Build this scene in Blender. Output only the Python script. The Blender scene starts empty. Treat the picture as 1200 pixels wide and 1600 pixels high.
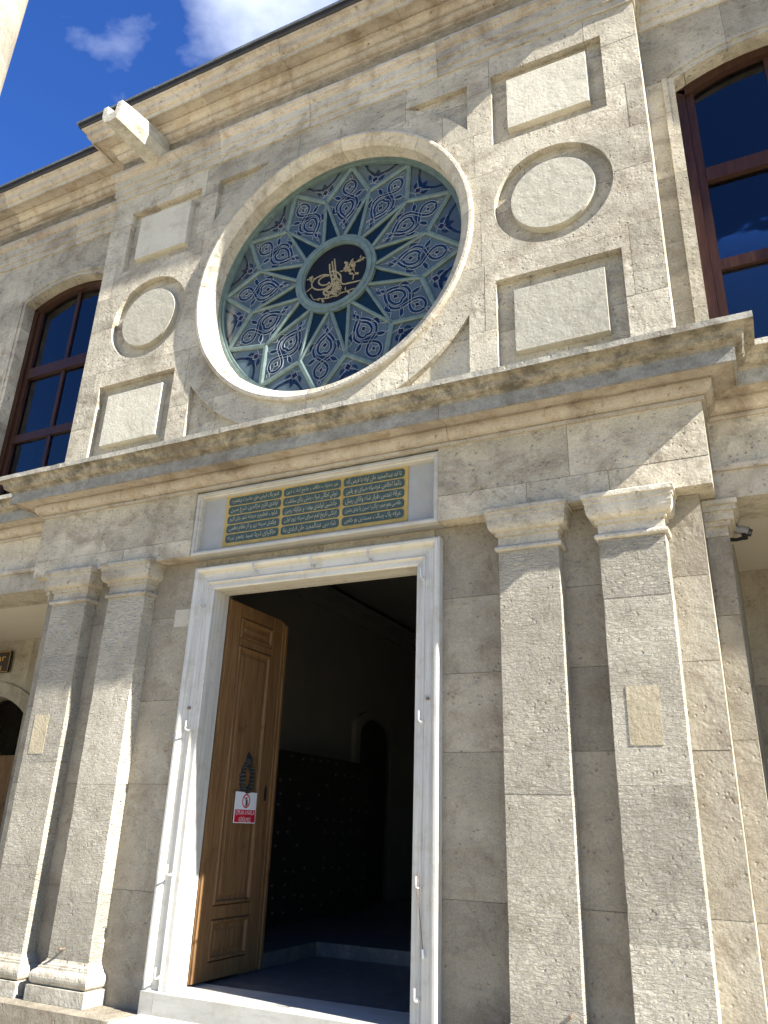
import bpy, bmesh, math, random, unicodedata
from mathutils import Vector, Matrix, noise as mnoise
from mathutils.geometry import delaunay_2d_cdt
random.seed(7)
SC = bpy.context.scene
COL = SC.collection
# ------------------------------------------------------------------ camera
YAW, PIT, ROL = 0.4619, 0.3828, 0.0344
fw = Vector((-math.sin(YAW)*math.cos(PIT), math.cos(YAW)*math.cos(PIT), math.sin(PIT)))
rt = Vector((math.cos(YAW), math.sin(YAW), 0)); up = rt.cross(fw)
r2 = rt*math.cos(ROL)+up*math.sin(ROL); u2 = up*math.cos(ROL)-rt*math.sin(ROL)
cam = bpy.data.cameras.new('camera'); co = bpy.data.objects.new('camera', cam); COL.objects.link(co)
M = Matrix((r2, u2, -fw)).transposed().to_4x4(); M.translation = Vector((3.3859, -5.4674, 1.2218))
co.matrix_world = M
cam.sensor_fit = 'VERTICAL'; cam.sensor_height = 24.0; cam.lens = 1213.1/1600*24.0
cam.clip_start = 0.05; cam.clip_end = 3000
SC.camera = co
# ------------------------------------------------------------------ light
SUNV = Vector((1.0, -0.153, 0.79)).normalized()
ELEV = math.asin(SUNV.z); AZ = math.atan2(SUNV.x, SUNV.y)
w = bpy.data.worlds.new('World'); SC.world = w; w.use_nodes = True
nt = w.node_tree; nt.nodes.clear()
def N(t, ty, **k):
    n = t.nodes.new(ty)
    for a, b in k.items():
        if a == 'ins':
            for i, v in b.items(): n.inputs[i].default_value = v
        else: setattr(n, a, b)
    return n
out = N(nt, 'ShaderNodeOutputWorld'); bg = N(nt, 'ShaderNodeBackground')
bg.inputs['Strength'].default_value = 0.055
sky = N(nt, 'ShaderNodeTexSky', sky_type='NISHITA', sun_disc=False, sun_elevation=ELEV, sun_rotation=AZ)
sky.altitude = 0.0; sky.air_density = 1.0; sky.dust_density = 0.35; sky.ozone_density = 2.5
tc = N(nt, 'ShaderNodeTexCoord')
mp = N(nt, 'ShaderNodeMapping'); mp.inputs['Scale'].default_value = (1.0, 1.0, 1.5); mp.inputs['Location'].default_value = (0.35, 0.2, 0.0)
n1 = N(nt, 'ShaderNodeTexNoise', ins={'Scale': 2.6, 'Detail': 9, 'Roughness': 0.56, 'Distortion': 0.25})
cr = N(nt, 'ShaderNodeMapRange', ins={'From Min': 0.62, 'From Max': 0.95, 'To Min': 0.0, 'To Max': 0.9})
mx = N(nt, 'ShaderNodeMix', data_type='RGBA'); mx.inputs['B'].default_value = (6.6, 7.2, 8.2, 1)
sepc = N(nt, 'ShaderNodeSeparateColor'); mx1 = N(nt, 'ShaderNodeMath', operation='MAXIMUM'); mx2 = N(nt, 'ShaderNodeMath', operation='MAXIMUM')
dv = N(nt, 'ShaderNodeVectorMath', operation='DIVIDE'); cmb = N(nt, 'ShaderNodeCombineXYZ'); hsv = N(nt, 'ShaderNodeVectorMath', operation='MULTIPLY'); tin = N(nt, 'ShaderNodeVectorMath', operation='MULTIPLY'); tin.inputs[1].default_value = (0.92, 1.02, 1.06)
L = nt.links.new
CLOUD0 = (-0.3522, 0.4508, 0.8202); CLOUD1 = (-0.5481, 0.3605, 0.7548)
L(tc.outputs['Generated'], mp.inputs['Vector']); L(mp.outputs[0], n1.inputs['Vector']); 
def near(d, a, b, amt):
    dp = N(nt, 'ShaderNodeVectorMath', operation='DOT_PRODUCT'); dp.inputs[1].default_value = Vector(d).normalized(); L(tc.outputs['Generated'], dp.inputs[0])
    r_ = N(nt, 'ShaderNodeMapRange', interpolation_type='SMOOTHSTEP', ins={'From Min': math.cos(math.radians(a)), 'From Max': math.cos(math.radians(b)), 'To Min': 0.0, 'To Max': amt}); L(dp.outputs['Value'], r_.inputs['Value']); return r_.outputs[0]
def addv(a, b):
    n_ = N(nt, 'ShaderNodeMath', operation='ADD'); L(a, n_.inputs[0]); L(b, n_.inputs[1]); return n_.outputs[0]
L(addv(addv(n1.outputs['Fac'], near(CLOUD0, 7.5, 1.0, 0.22)), near(CLOUD1, 5.5, 1.0, 0.04)), cr.inputs['Value'])
L(sky.outputs[0], sepc.inputs[0]); L(sepc.outputs[0], mx1.inputs[0]); L(sepc.outputs[1], mx1.inputs[1]); L(mx1.outputs[0], mx2.inputs[0]); L(sepc.outputs[2], mx2.inputs[1])
for i in range(3): L(mx2.outputs[0], cmb.inputs[i])
L(sky.outputs[0], dv.inputs[0]); L(cmb.outputs[0], dv.inputs[1]); L(dv.outputs[0], hsv.inputs[0]); L(sky.outputs[0], tin.inputs[0]); L(tin.outputs[0], hsv.inputs[1]); L(hsv.outputs[0], mx.inputs['A']); L(cr.outputs[0], mx.inputs['Factor'])
L(mx.outputs['Result'], bg.inputs['Color']); L(bg.outputs[0], out.inputs[0])
sd = bpy.data.lights.new('sun', 'SUN'); sd.energy = 5.0; sd.angle = math.radians(0.53); sd.color = (1.0, 0.965, 0.89)
so = bpy.data.objects.new('sun', sd); COL.objects.link(so); so.location = (20, -10, 25)
so.rotation_euler = (-SUNV).to_track_quat('-Z', 'Y').to_euler()
SC.view_settings.view_transform = 'Standard'; SC.view_settings.look = 'None'
SC.view_settings.exposure = 2.08; SC.view_settings.gamma = 1.0
try: SC.view_settings.use_curve_mapping = False
except Exception: pass
# ------------------------------------------------------------------ materials
def mat(name):
    m = bpy.data.materials.new(name); m.use_nodes = True
    t = m.node_tree; t.nodes.clear()
    o = N(t, 'ShaderNodeOutputMaterial'); b = N(t, 'ShaderNodeBsdfPrincipled')
    t.links.new(b.outputs[0], o.inputs[0]); return m, t, b
def mixc(t, fac, a, b, blend='MIX'):
    n = N(t, 'ShaderNodeMix', data_type='RGBA', blend_type=blend)
    for s, v in (('Factor', fac), ('A', a), ('B', b)):
        if isinstance(v, bpy.types.NodeSocket): t.links.new(v, n.inputs[s])
        elif s == 'Factor': n.inputs[s].default_value = v
        else: n.inputs[s].default_value = (*v, 1)
    return n.outputs['Result']
def rng(t, v, a, b, c=0.0, d=1.0):
    n = N(t, 'ShaderNodeMapRange', ins={'From Min': a, 'From Max': b, 'To Min': c, 'To Max': d})
    t.links.new(v, n.inputs['Value']); return n.outputs[0]
def mth(t, op, a, b=0.0, c=0.0):
    n = N(t, 'ShaderNodeMath', operation=op)
    for i, v in enumerate((a, b, c)):
        if isinstance(v, bpy.types.NodeSocket): t.links.new(v, n.inputs[i])
        else: n.inputs[i].default_value = v
    return n.outputs[0]
def noise(t, vec, s, d=6, r=0.6, dist=0.0):
    n = N(t, 'ShaderNodeTexNoise', ins={'Scale': s, 'Detail': d, 'Roughness': r, 'Distortion': dist})
    t.links.new(vec, n.inputs['Vector']); return n.outputs['Fac']
def mapped(t, vec, sc=(1, 1, 1), rot=(0, 0, 0)):
    n = N(t, 'ShaderNodeMapping'); n.inputs['Scale'].default_value = sc; n.inputs['Rotation'].default_value = rot
    t.links.new(vec, n.inputs['Vector']); return n.outputs[0]
def posvec(t, per=True):
    g = N(t, 'ShaderNodeNewGeometry'); oi = N(t, 'ShaderNodeObjectInfo')
    if not per: return g.outputs['Position'], oi.outputs['Random']
    s = N(t, 'ShaderNodeVectorMath', operation='SCALE'); s.inputs[0].default_value = (37.0, 19.0, 53.0)
    t.links.new(oi.outputs['Random'], s.inputs['Scale'])
    a = N(t, 'ShaderNodeVectorMath', operation='ADD')
    t.links.new(g.outputs['Position'], a.inputs[0]); t.links.new(s.outputs[0], a.inputs[1])
    return a.outputs[0], oi.outputs['Random']
def stone(name, c1, c2, stain=(0.20, 0.16, 0.11), samt=0.5, bump=0.006, tool=0.0, streak=0.25, rough=0.9, pit=0.5, bev=0.006, dark=0.0, rvar=0.24, slo=0.52, dirt=0.35):
    m, t, b = mat(name); v, rnd = posvec(t)
    g = N(t, 'ShaderNodeNewGeometry').outputs['Position']
    c = mixc(t, rng(t, noise(t, v, 1.6, 5, 0.6), 0.35, 0.65), c1, c2)
    c = mixc(t, mth(t, 'MULTIPLY', rng(t, noise(t, v, 5.5, 6, 0.68, 0.4), slo, slo+0.16), samt), c, stain)
    st = rng(t, noise(t, mapped(t, g, (7, 7, 0.55)), 1.0, 6, 0.6), 0.5, 0.72)
    c = mixc(t, mth(t, 'MULTIPLY', st, streak), c, tuple(x*0.5 for x in c2))
    if dark:
        dk = rng(t, noise(t, mapped(t, g, (1, 1, 1.5)), 6.5, 6, 0.75), 0.42, 0.62)
        c = mixc(t, mth(t, 'MULTIPLY', dk, dark), c, (0.085, 0.075, 0.055))
    if dirt:
        dn = rng(t, noise(t, mapped(t, g, (1.0, 1.0, 1.6)), 1.7, 5, 0.7, 0.6), 0.50, 0.68)
        c = mixc(t, mth(t, 'MULTIPLY', dn, dirt), c, (0.190, 0.145, 0.100))
        sp2 = rng(t, noise(t, v, 17, 4, 0.75), 0.60, 0.72)
        c = mixc(t, mth(t, 'MULTIPLY', sp2, min(1, dirt*1.3)), c, (0.12, 0.095, 0.07))
    sp = rng(t, noise(t, v, 75, 2, 0.7), 0.3, 0.7, 0.84, 1.08)
    br = mth(t, 'MULTIPLY', sp, rng(t, rnd, 0, 1, 1-rvar, 1+rvar*0.5))
    cb = N(t, 'ShaderNodeCombineColor')
    for i in range(3): t.links.new(br, cb.inputs[i])
    c = mixc(t, 1.0, c, cb.outputs[0], 'MULTIPLY')
    t.links.new(c, b.inputs['Base Color']); b.inputs['Roughness'].default_value = rough
    b.inputs['Specular IOR Level'].default_value = 0.25
    msk = rng(t, noise(t, v, 2.3, 1, 0.6), 0.35, 0.65, 0.35, 1.0)
    h = mth(t, 'MULTIPLY', noise(t, v, 38, 4, 0.82), msk)
    if tool:
        tv = mapped(t, v, (15, 15, 62), (0, 0.38, 0))
        h = mth(t, 'MULTIPLY_ADD', noise(t, tv, 1.0, 3, 0.65, 1.0), tool, h)
    if pit:
        vo = N(t, 'ShaderNodeTexVoronoi', ins={'Scale': 24.0, 'Randomness': 1.0}); t.links.new(v, vo.inputs['Vector'])
        pm = mth(t, 'MULTIPLY', rng(t, vo.outputs['Distance'], 0.10, 0.30, 1.0, 0.0), rng(t, noise(t, v, 9, 1), 0.52, 0.6))
        h = mth(t, 'MULTIPLY_ADD', pm, -pit, h)
    h = mth(t, 'MULTIPLY_ADD', noise(t, v, 11, 2, 0.6), 0.9, h)
    bp = N(t, 'ShaderNodeBump', ins={'Strength': 1.0, 'Distance': bump}); t.links.new(h, bp.inputs['Height'])
    if bev:
        be = N(t, 'ShaderNodeBevel', samples=2, ins={'Radius': bev}); t.links.new(be.outputs[0], bp.inputs['Normal'])
    t.links.new(bp.outputs[0], b.inputs['Normal'])
    return m
def marble(name, c1, c2, vein, sc=(14, 14, 0.7), rough=0.45, bump=0.001):
    m, t, b = mat(name); v, rnd = posvec(t)
    s1 = rng(t, noise(t, mapped(t, v, sc), 1.0, 6, 0.6, 0.6), 0.35, 0.68)
    c = mixc(t, s1, c1, c2)
    s2 = rng(t, noise(t, mapped(t, v, tuple(x*2.2 for x in sc)), 1.0, 6, 0.65), 0.52, 0.75)
    c = mixc(t, mth(t, 'MULTIPLY', s2, 0.55), c, vein)
    d = rng(t, noise(t, v, 7, 6, 0.72), 0.50, 0.70)
    c = mixc(t, mth(t, 'MULTIPLY', d, 0.5), c, (0.30, 0.25, 0.17))
    t.links.new(c, b.inputs['Base Color']); b.inputs['Roughness'].default_value = rough
    be = N(t, 'ShaderNodeBevel', samples=3, ins={'Radius': 0.004})
    bp = N(t, 'ShaderNodeBump', ins={'Strength': 1.0, 'Distance': bump}); t.links.new(noise(t, v, 28, 8, 0.65), bp.inputs['Height'])
    t.links.new(be.outputs[0], bp.inputs['Normal']); t.links.new(bp.outputs[0], b.inputs['Normal']); return m
def plain(name, c, rough=0.6, metal=0.0, var=0.12, sc=8.0, bump=0.0, spec=0.5):
    m, t, b = mat(name); v, rnd = posvec(t)
    f = rng(t, noise(t, v, sc, 6, 0.6), 0.3, 0.7, 1-var, 1+var)
    cb = N(t, 'ShaderNodeCombineColor')
    for i in range(3): t.links.new(f, cb.inputs[i])
    t.links.new(mixc(t, 1.0, c, cb.outputs[0], 'MULTIPLY'), b.inputs['Base Color'])
    b.inputs['Roughness'].default_value = rough; b.inputs['Metallic'].default_value = metal
    b.inputs['Specular IOR Level'].default_value = spec
    if bump:
        bp = N(t, 'ShaderNodeBump', ins={'Strength': 1.0, 'Distance': bump}); t.links.new(noise(t, v, sc*4, 6, 0.65), bp.inputs['Height'])
        t.links.new(bp.outputs[0], b.inputs['Normal'])
    return m
def wood(name, c1, c2, rough, sc=(30, 30, 1.6), bump=0.0015):
    m, t, b = mat(name); v, rnd = posvec(t)
    g = noise(t, mapped(t, v, sc), 1.0, 7, 0.62, 1.0)
    c = mixc(t, rng(t, g, 0.3, 0.7), c1, c2)
    f = rng(t, noise(t, mapped(t, v, tuple(x*4 for x in sc)), 1.0, 4, 0.6), 0.45, 0.7)
    c = mixc(t, mth(t, 'MULTIPLY', f, 0.45), c, tuple(x*0.35 for x in c1))
    kn = rng(t, noise(t, v, 5.0, 5, 0.6), 0.6, 0.75)
    c = mixc(t, mth(t, 'MULTIPLY', kn, 0.65), c, tuple(x*0.4 for x in c1))
    t.links.new(c, b.inputs['Base Color']); b.inputs['Roughness'].default_value = rough; b.inputs['Specular IOR Level'].default_value = 0.22
    bp = N(t, 'ShaderNodeBump', ins={'Strength': 1.0, 'Distance': bump}); t.links.new(g, bp.inputs['Height'])
    t.links.new(bp.outputs[0], b.inputs['Normal']); return m
def glassmat(name, tint, rough=0.02):
    m = bpy.data.materials.new(name); m.use_nodes = True; t = m.node_tree; t.nodes.clear()
    o = N(t, 'ShaderNodeOutputMaterial'); ms = N(t, 'ShaderNodeMixShader'); tr = N(t, 'ShaderNodeBsdfTransparent')
    gl = N(t, 'ShaderNodeBsdfGlossy', ins={'Roughness': rough}); fr = N(t, 'ShaderNodeFresnel', ins={'IOR': 1.6})
    tr.inputs['Color'].default_value = (*tint, 1); gl.inputs['Color'].default_value = (0.95, 0.97, 1, 1)
    g = N(t, 'ShaderNodeNewGeometry')
    bp = N(t, 'ShaderNodeBump', ins={'Strength': 1.0, 'Distance': 0.0007}); t.links.new(noise(t, g.outputs['Position'], 2.5, 2), bp.inputs['Height'])
    t.links.new(bp.outputs[0], gl.inputs['Normal']); t.links.new(bp.outputs[0], fr.inputs['Normal'])
    t.links.new(fr.outputs[0], ms.inputs[0]); t.links.new(tr.outputs[0], ms.inputs[1]); t.links.new(gl.outputs[0], ms.inputs[2])
    t.links.new(ms.outputs[0], o.inputs[0]); return m
def stained(name, c, rough=0.12, var=0.3):
    m, t, b = mat(name); v, rnd = posvec(t)
    f = mth(t, 'MULTIPLY', rng(t, noise(t, v, 3.0, 5), 0.3, 0.7, 1-var, 1+var), rng(t, rnd, 0, 1, 0.75, 1.15))
    cb = N(t, 'ShaderNodeCombineColor')
    for i in range(3): t.links.new(f, cb.inputs[i])
    t.links.new(mixc(t, 1.0, c, cb.outputs[0], 'MULTIPLY'), b.inputs['Base Color'])
    b.inputs['Roughness'].default_value = rough; b.inputs['IOR'].default_value = 1.5
    bp = N(t, 'ShaderNodeBump', ins={'Strength': 1.0, 'Distance': 0.002}); t.links.new(noise(t, v, 14, 3), bp.inputs['Height'])
    t.links.new(bp.outputs[0], b.inputs['Normal']); return m
MT = {}
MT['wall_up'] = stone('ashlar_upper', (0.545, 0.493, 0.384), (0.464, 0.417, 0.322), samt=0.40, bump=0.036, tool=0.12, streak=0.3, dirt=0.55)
MT['panel'] = stone('panel_stone', (0.505, 0.473, 0.379), (0.464, 0.432, 0.341), samt=0.3, bump=0.008, streak=0.15, pit=0.2, dirt=0.15)
MT['recess'] = stone('recess_stone', (0.445, 0.412, 0.332), (0.394, 0.362, 0.285), samt=0.3, bump=0.003, streak=0.15, pit=0.2)
MT['wall_lo'] = stone('ashlar_lower', (0.366, 0.327, 0.250), (0.302, 0.265, 0.201), samt=0.55, bump=0.018, streak=0.25, slo=0.50)  # base colour darkened in place of shade from courtyard surroundings not built
MT['shaft'] = stone('tooled_shaft_stone', (0.545, 0.500, 0.404), (0.469, 0.429, 0.343), samt=0.30, bump=0.036, tool=0.95, streak=0.15, dirt=0.25, bev=0)
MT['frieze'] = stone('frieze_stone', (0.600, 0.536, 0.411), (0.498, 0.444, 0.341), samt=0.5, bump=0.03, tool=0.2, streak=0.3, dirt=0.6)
MT['mold'] = stone('moulding_stone', (0.525, 0.478, 0.381), (0.436, 0.393, 0.309), samt=0.5, bump=0.013, streak=0.3, dirt=0.7)
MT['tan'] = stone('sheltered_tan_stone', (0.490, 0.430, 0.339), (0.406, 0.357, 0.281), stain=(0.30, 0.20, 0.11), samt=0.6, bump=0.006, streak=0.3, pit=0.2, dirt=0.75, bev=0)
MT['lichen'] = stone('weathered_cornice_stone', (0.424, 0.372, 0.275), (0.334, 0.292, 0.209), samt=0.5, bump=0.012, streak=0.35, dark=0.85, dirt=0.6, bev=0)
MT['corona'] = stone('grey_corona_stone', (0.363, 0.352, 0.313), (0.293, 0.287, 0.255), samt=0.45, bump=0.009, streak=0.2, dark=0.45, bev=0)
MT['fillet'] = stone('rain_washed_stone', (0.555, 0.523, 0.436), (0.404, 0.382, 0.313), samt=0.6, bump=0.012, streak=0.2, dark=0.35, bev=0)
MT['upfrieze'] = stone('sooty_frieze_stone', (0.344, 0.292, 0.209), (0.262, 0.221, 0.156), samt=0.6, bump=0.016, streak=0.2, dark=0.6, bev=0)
MT['patch'] = stone('patch_mortar', (0.525, 0.453, 0.313), (0.474, 0.402, 0.275), samt=0.15, bump=0.02, streak=0.0, pit=0.1, dirt=0.1, bev=0)
MT['patchw'] = stone('patch_pale', (0.454, 0.423, 0.341), (0.424, 0.392, 0.313), samt=0.15, bump=0.003, streak=0.0, pit=0.1, bev=0)
MT['mortar'] = stone('joint_mortar', (0.363, 0.322, 0.237), (0.283, 0.246, 0.180), samt=0.3, bump=0.004, streak=0.1, bev=0)
MT['marble'] = marble('door_marble', (0.54, 0.52, 0.46), (0.36, 0.355, 0.335), (0.27, 0.26, 0.235), sc=(22, 22, 0.8))
MT['marble_h'] = marble('lintel_marble', (0.54, 0.51, 0.43), (0.40, 0.38, 0.325), (0.32, 0.265, 0.185), sc=(0.8, 22, 22))
MT['marble_g'] = marble('grey_plaque_marble', (0.31, 0.305, 0.275), (0.26, 0.255, 0.235), (0.34, 0.335, 0.305), sc=(3, 3, 3))
MT['marble_f'] = marble('floor_marble', (0.44, 0.425, 0.375), (0.36, 0.345, 0.30), (0.27, 0.25, 0.21), sc=(2, 9, 9), rough=0.35)
MT['marble_p'] = marble('plaque_frame_marble', (0.42, 0.40, 0.345), (0.33, 0.315, 0.275), (0.25, 0.21, 0.155), sc=(3, 9, 9))
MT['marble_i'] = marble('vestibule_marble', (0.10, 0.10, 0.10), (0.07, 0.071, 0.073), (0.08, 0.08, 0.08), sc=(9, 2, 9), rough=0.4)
MT['green'] = plain('green_painted_frame', (0.098, 0.138, 0.125), 0.5, var=0.25, sc=14)
MT['pane'] = stained('pale_blue_pane', (0.060, 0.083, 0.092), 0.2)
MT['blue'] = stained('deep_blue_glass', (0.006, 0.014, 0.032), 0.14)
MT['teal'] = stained('dark_teal_glass', (0.002, 0.009, 0.009), 0.3)
MT['maroon'] = stained('dark_maroon_glass', (0.010, 0.005, 0.012), 0.12)
MT['lead'] = plain('pale_leading', (0.22, 0.25, 0.27), 0.4, var=0.2)
MT['black'] = plain('medallion_black', (0.006, 0.006, 0.008), 0.5, spec=0.2)
MT['gold'] = plain('aged_gold', (0.27, 0.215, 0.105), 0.45, 0.2, var=0.25, sc=30)
MT['yellow'] = plain('gilt_yellow', (0.36, 0.245, 0.06), 0.5, 0.1, var=0.2, sc=12)
MT['cart'] = plain('cartouche_green', (0.032, 0.055, 0.046), 0.5, var=0.3, sc=25)
MT['script'] = plain('script_cream', (0.36, 0.33, 0.21), 0.5, var=0.1)
MT['door'] = wood('oak_door', (0.120, 0.060, 0.024), (0.215, 0.122, 0.052), 0.65, (26, 26, 1.3))
MT['wood'] = wood('varnished_window_wood', (0.024, 0.010, 0.006), (0.055, 0.024, 0.013), 0.35, (40, 40, 2.2), 0.0008)
MT['glass'] = glassmat('window_glass', (0.62, 0.68, 0.72))
MT['leadroof'] = plain('lead_roof', (0.13, 0.14, 0.145), 0.6, 0.2, var=0.3, sc=6, bump=0.004)
MT['blackroof'] = plain('tarred_edge', (0.018, 0.018, 0.020), 0.6, var=0.3)
MT['iron'] = plain('rusty_iron', (0.20, 0.15, 0.11), 0.55, 0.6, var=0.4, sc=60)
MT['steel'] = plain('galvanised_hook', (0.50, 0.48, 0.45), 0.4, 0.5, var=0.2)
MT['bronze'] = plain('dark_bronze', (0.014, 0.016, 0.013), 0.5, 0.3, var=0.4, sc=50, bump=0.004)
MT['white'] = plain('sign_white', (0.72, 0.73, 0.74), 0.4, var=0.03)
MT['plate'] = plain('number_plate_grey', (0.20, 0.20, 0.19), 0.5)
MT['red'] = plain('sign_red', (0.50, 0.012, 0.030), 0.4, var=0.05)
MT['ink'] = plain('sign_ink', (0.02, 0.02, 0.025), 0.5, var=0.0)
MT['brown'] = plain('sign_brown', (0.020, 0.012, 0.009), 0.4)
MT['goldtxt'] = plain('sign_gold', (0.50, 0.30, 0.06), 0.4, 0.2)
MT['plaster'] = plain('porch_plaster', (0.50, 0.46, 0.38), 0.85, var=0.05, sc=2)
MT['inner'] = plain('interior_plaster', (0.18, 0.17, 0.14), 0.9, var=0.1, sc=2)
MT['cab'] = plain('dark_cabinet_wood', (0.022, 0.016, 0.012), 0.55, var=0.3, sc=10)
MT['paving'] = stone('courtyard_paving', (0.436, 0.390, 0.296), (0.364, 0.321, 0.239), samt=0.3, bump=0.006, streak=0.0, bev=0)
MT['step'] = stone('worn_step_stone', (0.344, 0.301, 0.227), (0.262, 0.231, 0.175), samt=0.6, bump=0.016, streak=0.15, dark=0.35, bev=0)
MT['mina'] = stone('minaret_stone', (0.303, 0.264, 0.204), (0.252, 0.221, 0.169), stain=(0.15, 0.115, 0.085), samt=0.5, bump=0.01, streak=0.5, bev=0)
MT['camw'] = plain('camera_shell', (0.16, 0.155, 0.15), 0.4); MT['camb'] = plain('camera_black', (0.012, 0.012, 0.012), 0.3)
# ------------------------------------------------------------------ mesh helpers
WL = {}
def link(o, parent=None, loc=None):
    COL.objects.link(o)
    pl = WL.get(parent, Vector((0, 0, 0))) if parent else Vector((0, 0, 0))
    wl = Vector(loc) if loc is not None else pl.copy()
    if parent: o.parent = parent
    o.location = wl-pl; WL[o] = wl; return o
def mk(name, V, F, m, parent=None, origin=None, smooth=False, fm=None):
    """world-space verts -> one mesh object"""
    pl = WL.get(parent, Vector((0, 0, 0))) if parent else Vector((0, 0, 0))
    wl = Vector(origin) if origin is not None else pl
    me = bpy.data.meshes.new(name)
    me.from_pydata([(a-wl.x, b-wl.y, c-wl.z) for a, b, c in V], [], F)
    for q in (m if isinstance(m, (list, tuple)) else [m]): me.materials.append(q)
    if fm: me.polygons.foreach_set('material_index', fm)
    if smooth:
        me.polygons.foreach_set('use_smooth', [True]*len(me.polygons)); me.set_sharp_from_angle(angle=math.radians(32))
    if name == 'glass_pane':
        b_ = bmesh.new(); b_.from_mesh(me); bmesh.ops.recalc_face_normals(b_, faces=b_.faces); b_.to_mesh(me); b_.free()
    me.update()
    return link(bpy.data.objects.new(name, me), parent, wl)
def tag(o, label, cat, group=None):
    o['label'] = label; o['category'] = cat
    if group: o['group'] = group
    return o
def struct(o): o['kind'] = 'structure'; return o
def boxes(*bs):
    V, F = [], []
    for x0, x1, y0, y1, z0, z1 in bs:
        n = len(V)
        V += [(x0, y0, z0), (x1, y0, z0), (x1, y1, z0), (x0, y1, z0), (x0, y0, z1), (x1, y0, z1), (x1, y1, z1), (x0, y1, z1)]
        F += [(n, n+3, n+2, n+1), (n+4, n+5, n+6, n+7), (n, n+1, n+5, n+4), (n+1, n+2, n+6, n+5), (n+2, n+3, n+7, n+6), (n+3, n, n+4, n+7)]
    return V, F
def box(name, b, m, parent=None, origin=None): return mk(name, *boxes(b), m, parent, origin)
def prism(poly, y0, y1):
    """poly of (x,z), extruded from y0 (front) to y1"""
    n = len(poly); V = [(x, y0, z) for x, z in poly]+[(x, y1, z) for x, z in poly]
    F = [tuple(range(n)), tuple(range(2*n-1, n-1, -1))]+[(i, i+n, (i+1) % n+n, (i+1) % n) for i in range(n)]
    return V, F
def join(parts):
    V, F = [], []
    for v, f in parts:
        n = len(V); V += v; F += [tuple(i+n for i in q) for q in f]
    return V, F
def tube(pts, r, seg=8, cap=True):
    V, F = [], []; pts = [Vector(p) for p in pts]; k = len(pts)
    rr = r if isinstance(r, (list, tuple)) else [r]*k
    for i, p in enumerate(pts):
        d = (pts[min(i+1, k-1)]-pts[max(i-1, 0)]).normalized()
        a = d.cross(Vector((0, 0, 1)) if abs(d.z) < 0.9 else Vector((1, 0, 0))).normalized(); b = d.cross(a)
        for s in range(seg):
            t = 2*math.pi*s/seg; q = p+(a*math.cos(t)+b*math.sin(t))*rr[i]; V.append(tuple(q))
    for i in range(k-1):
        for s in range(seg):
            F.append((i*seg+s, i*seg+(s+1) % seg, (i+1)*seg+(s+1) % seg, (i+1)*seg+s))
    if cap: F += [tuple(range(seg-1, -1, -1)), tuple(range((k-1)*seg, k*seg))]
    return V, F
def relief(x0, x1, z0, z1, shapes, depth, side, reveal=None):
    pts = [(x0, z0), (x1, z0), (x1, z1), (x0, z1)]; E = [(0, 1), (1, 2), (2, 3), (3, 0)]
    for poly in shapes:
        xs = [p[0] for p in poly]; zs = [p[1] for p in poly]
        if max(xs) < x0 or min(xs) > x1 or max(zs) < z0 or min(zs) > z1: continue
        n = len(pts); k = len(poly); pts += poly; E += [(n+i, n+(i+1) % k) for i in range(k)]
    r = delaunay_2d_cdt([Vector(p) for p in pts], E, [], 0, 1e-5)
    vs, tris = r[0], r[2]
    T = []; em = {}
    for t in tris:
        cx = sum(vs[i].x for i in t)/len(t); cz = sum(vs[i].y for i in t)/len(t)
        if not (x0 < cx < x1 and z0 < cz < z1): continue
        y = depth(cx, cz)
        if y is None: continue
        T.append((t, y))
        for a, b in zip(t, t[1:]+t[:1]): em.setdefault((min(a, b), max(a, b)), []).append(y)
    V, F, ix = [], [], {}
    def vid(i, y):
        k = (i, round(y, 4))
        if k not in ix: ix[k] = len(V); V.append((vs[i].x, y, vs[i].y))
        return ix[k]
    for t, y in T: F.append(tuple(vid(i, y) for i in t))
    for (a, b), ys in em.items():
        if len(ys) == 2:
            if abs(ys[0]-ys[1]) > 1e-5: F.append((vid(a, ys[0]), vid(b, ys[0]), vid(b, ys[1]), vid(a, ys[1])))
        else:
            mx_ = (vs[a].x+vs[b].x)/2; mz_ = (vs[a].y+vs[b].y)/2
            on = min(abs(mx_-x0), abs(mx_-x1), abs(mz_-z0), abs(mz_-z1)) < 1e-4
            y1 = ys[0]+side if on or reveal is None else reveal
            F.append((vid(a, ys[0]), vid(b, ys[0]), vid(b, y1), vid(a, y1)))
    return V, F
def circle(cx, cz, r, n=72): return [(cx+r*math.cos(2*math.pi*i/n), cz+r*math.sin(2*math.pi*i/n)) for i in range(n)]
def rect(a, b, c, d): return [(a, c), (b, c), (b, d), (a, d)]
G = 0.0015
def block_wall(blocks, shapes, depth, side, m, parent, reveal=None, name='stone_block', jit=0.0011):
    for (x0, x1, z0, z1) in blocks:
        j = random.uniform(-jit, jit)
        V, F = relief(x0+G, x1-G, z0+G, z1-G, shapes, lambda x, z: (None if depth(x, z) is None else depth(x, z)+j), side, reveal)
        for V_, F_ in islands(V, F): mk(name, V_, F_, m, parent)
def islands(V, F):
    par = list(range(len(V)))
    def fd(i):
        while par[i] != i: par[i] = par[par[i]]; i = par[i]
        return i
    for f in F:
        for i in f[1:]: par[fd(i)] = fd(f[0])
    gr = {}
    for f in F: gr.setdefault(fd(f[0]), []).append(f)
    o = []
    for fs in gr.values():
        ix = {}; vv = []
        for f in fs:
            for i in f:
                if i not in ix: ix[i] = len(vv); vv.append(V[i])
        o.append((vv, [tuple(ix[i] for i in f) for f in fs]))
    return o
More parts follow.
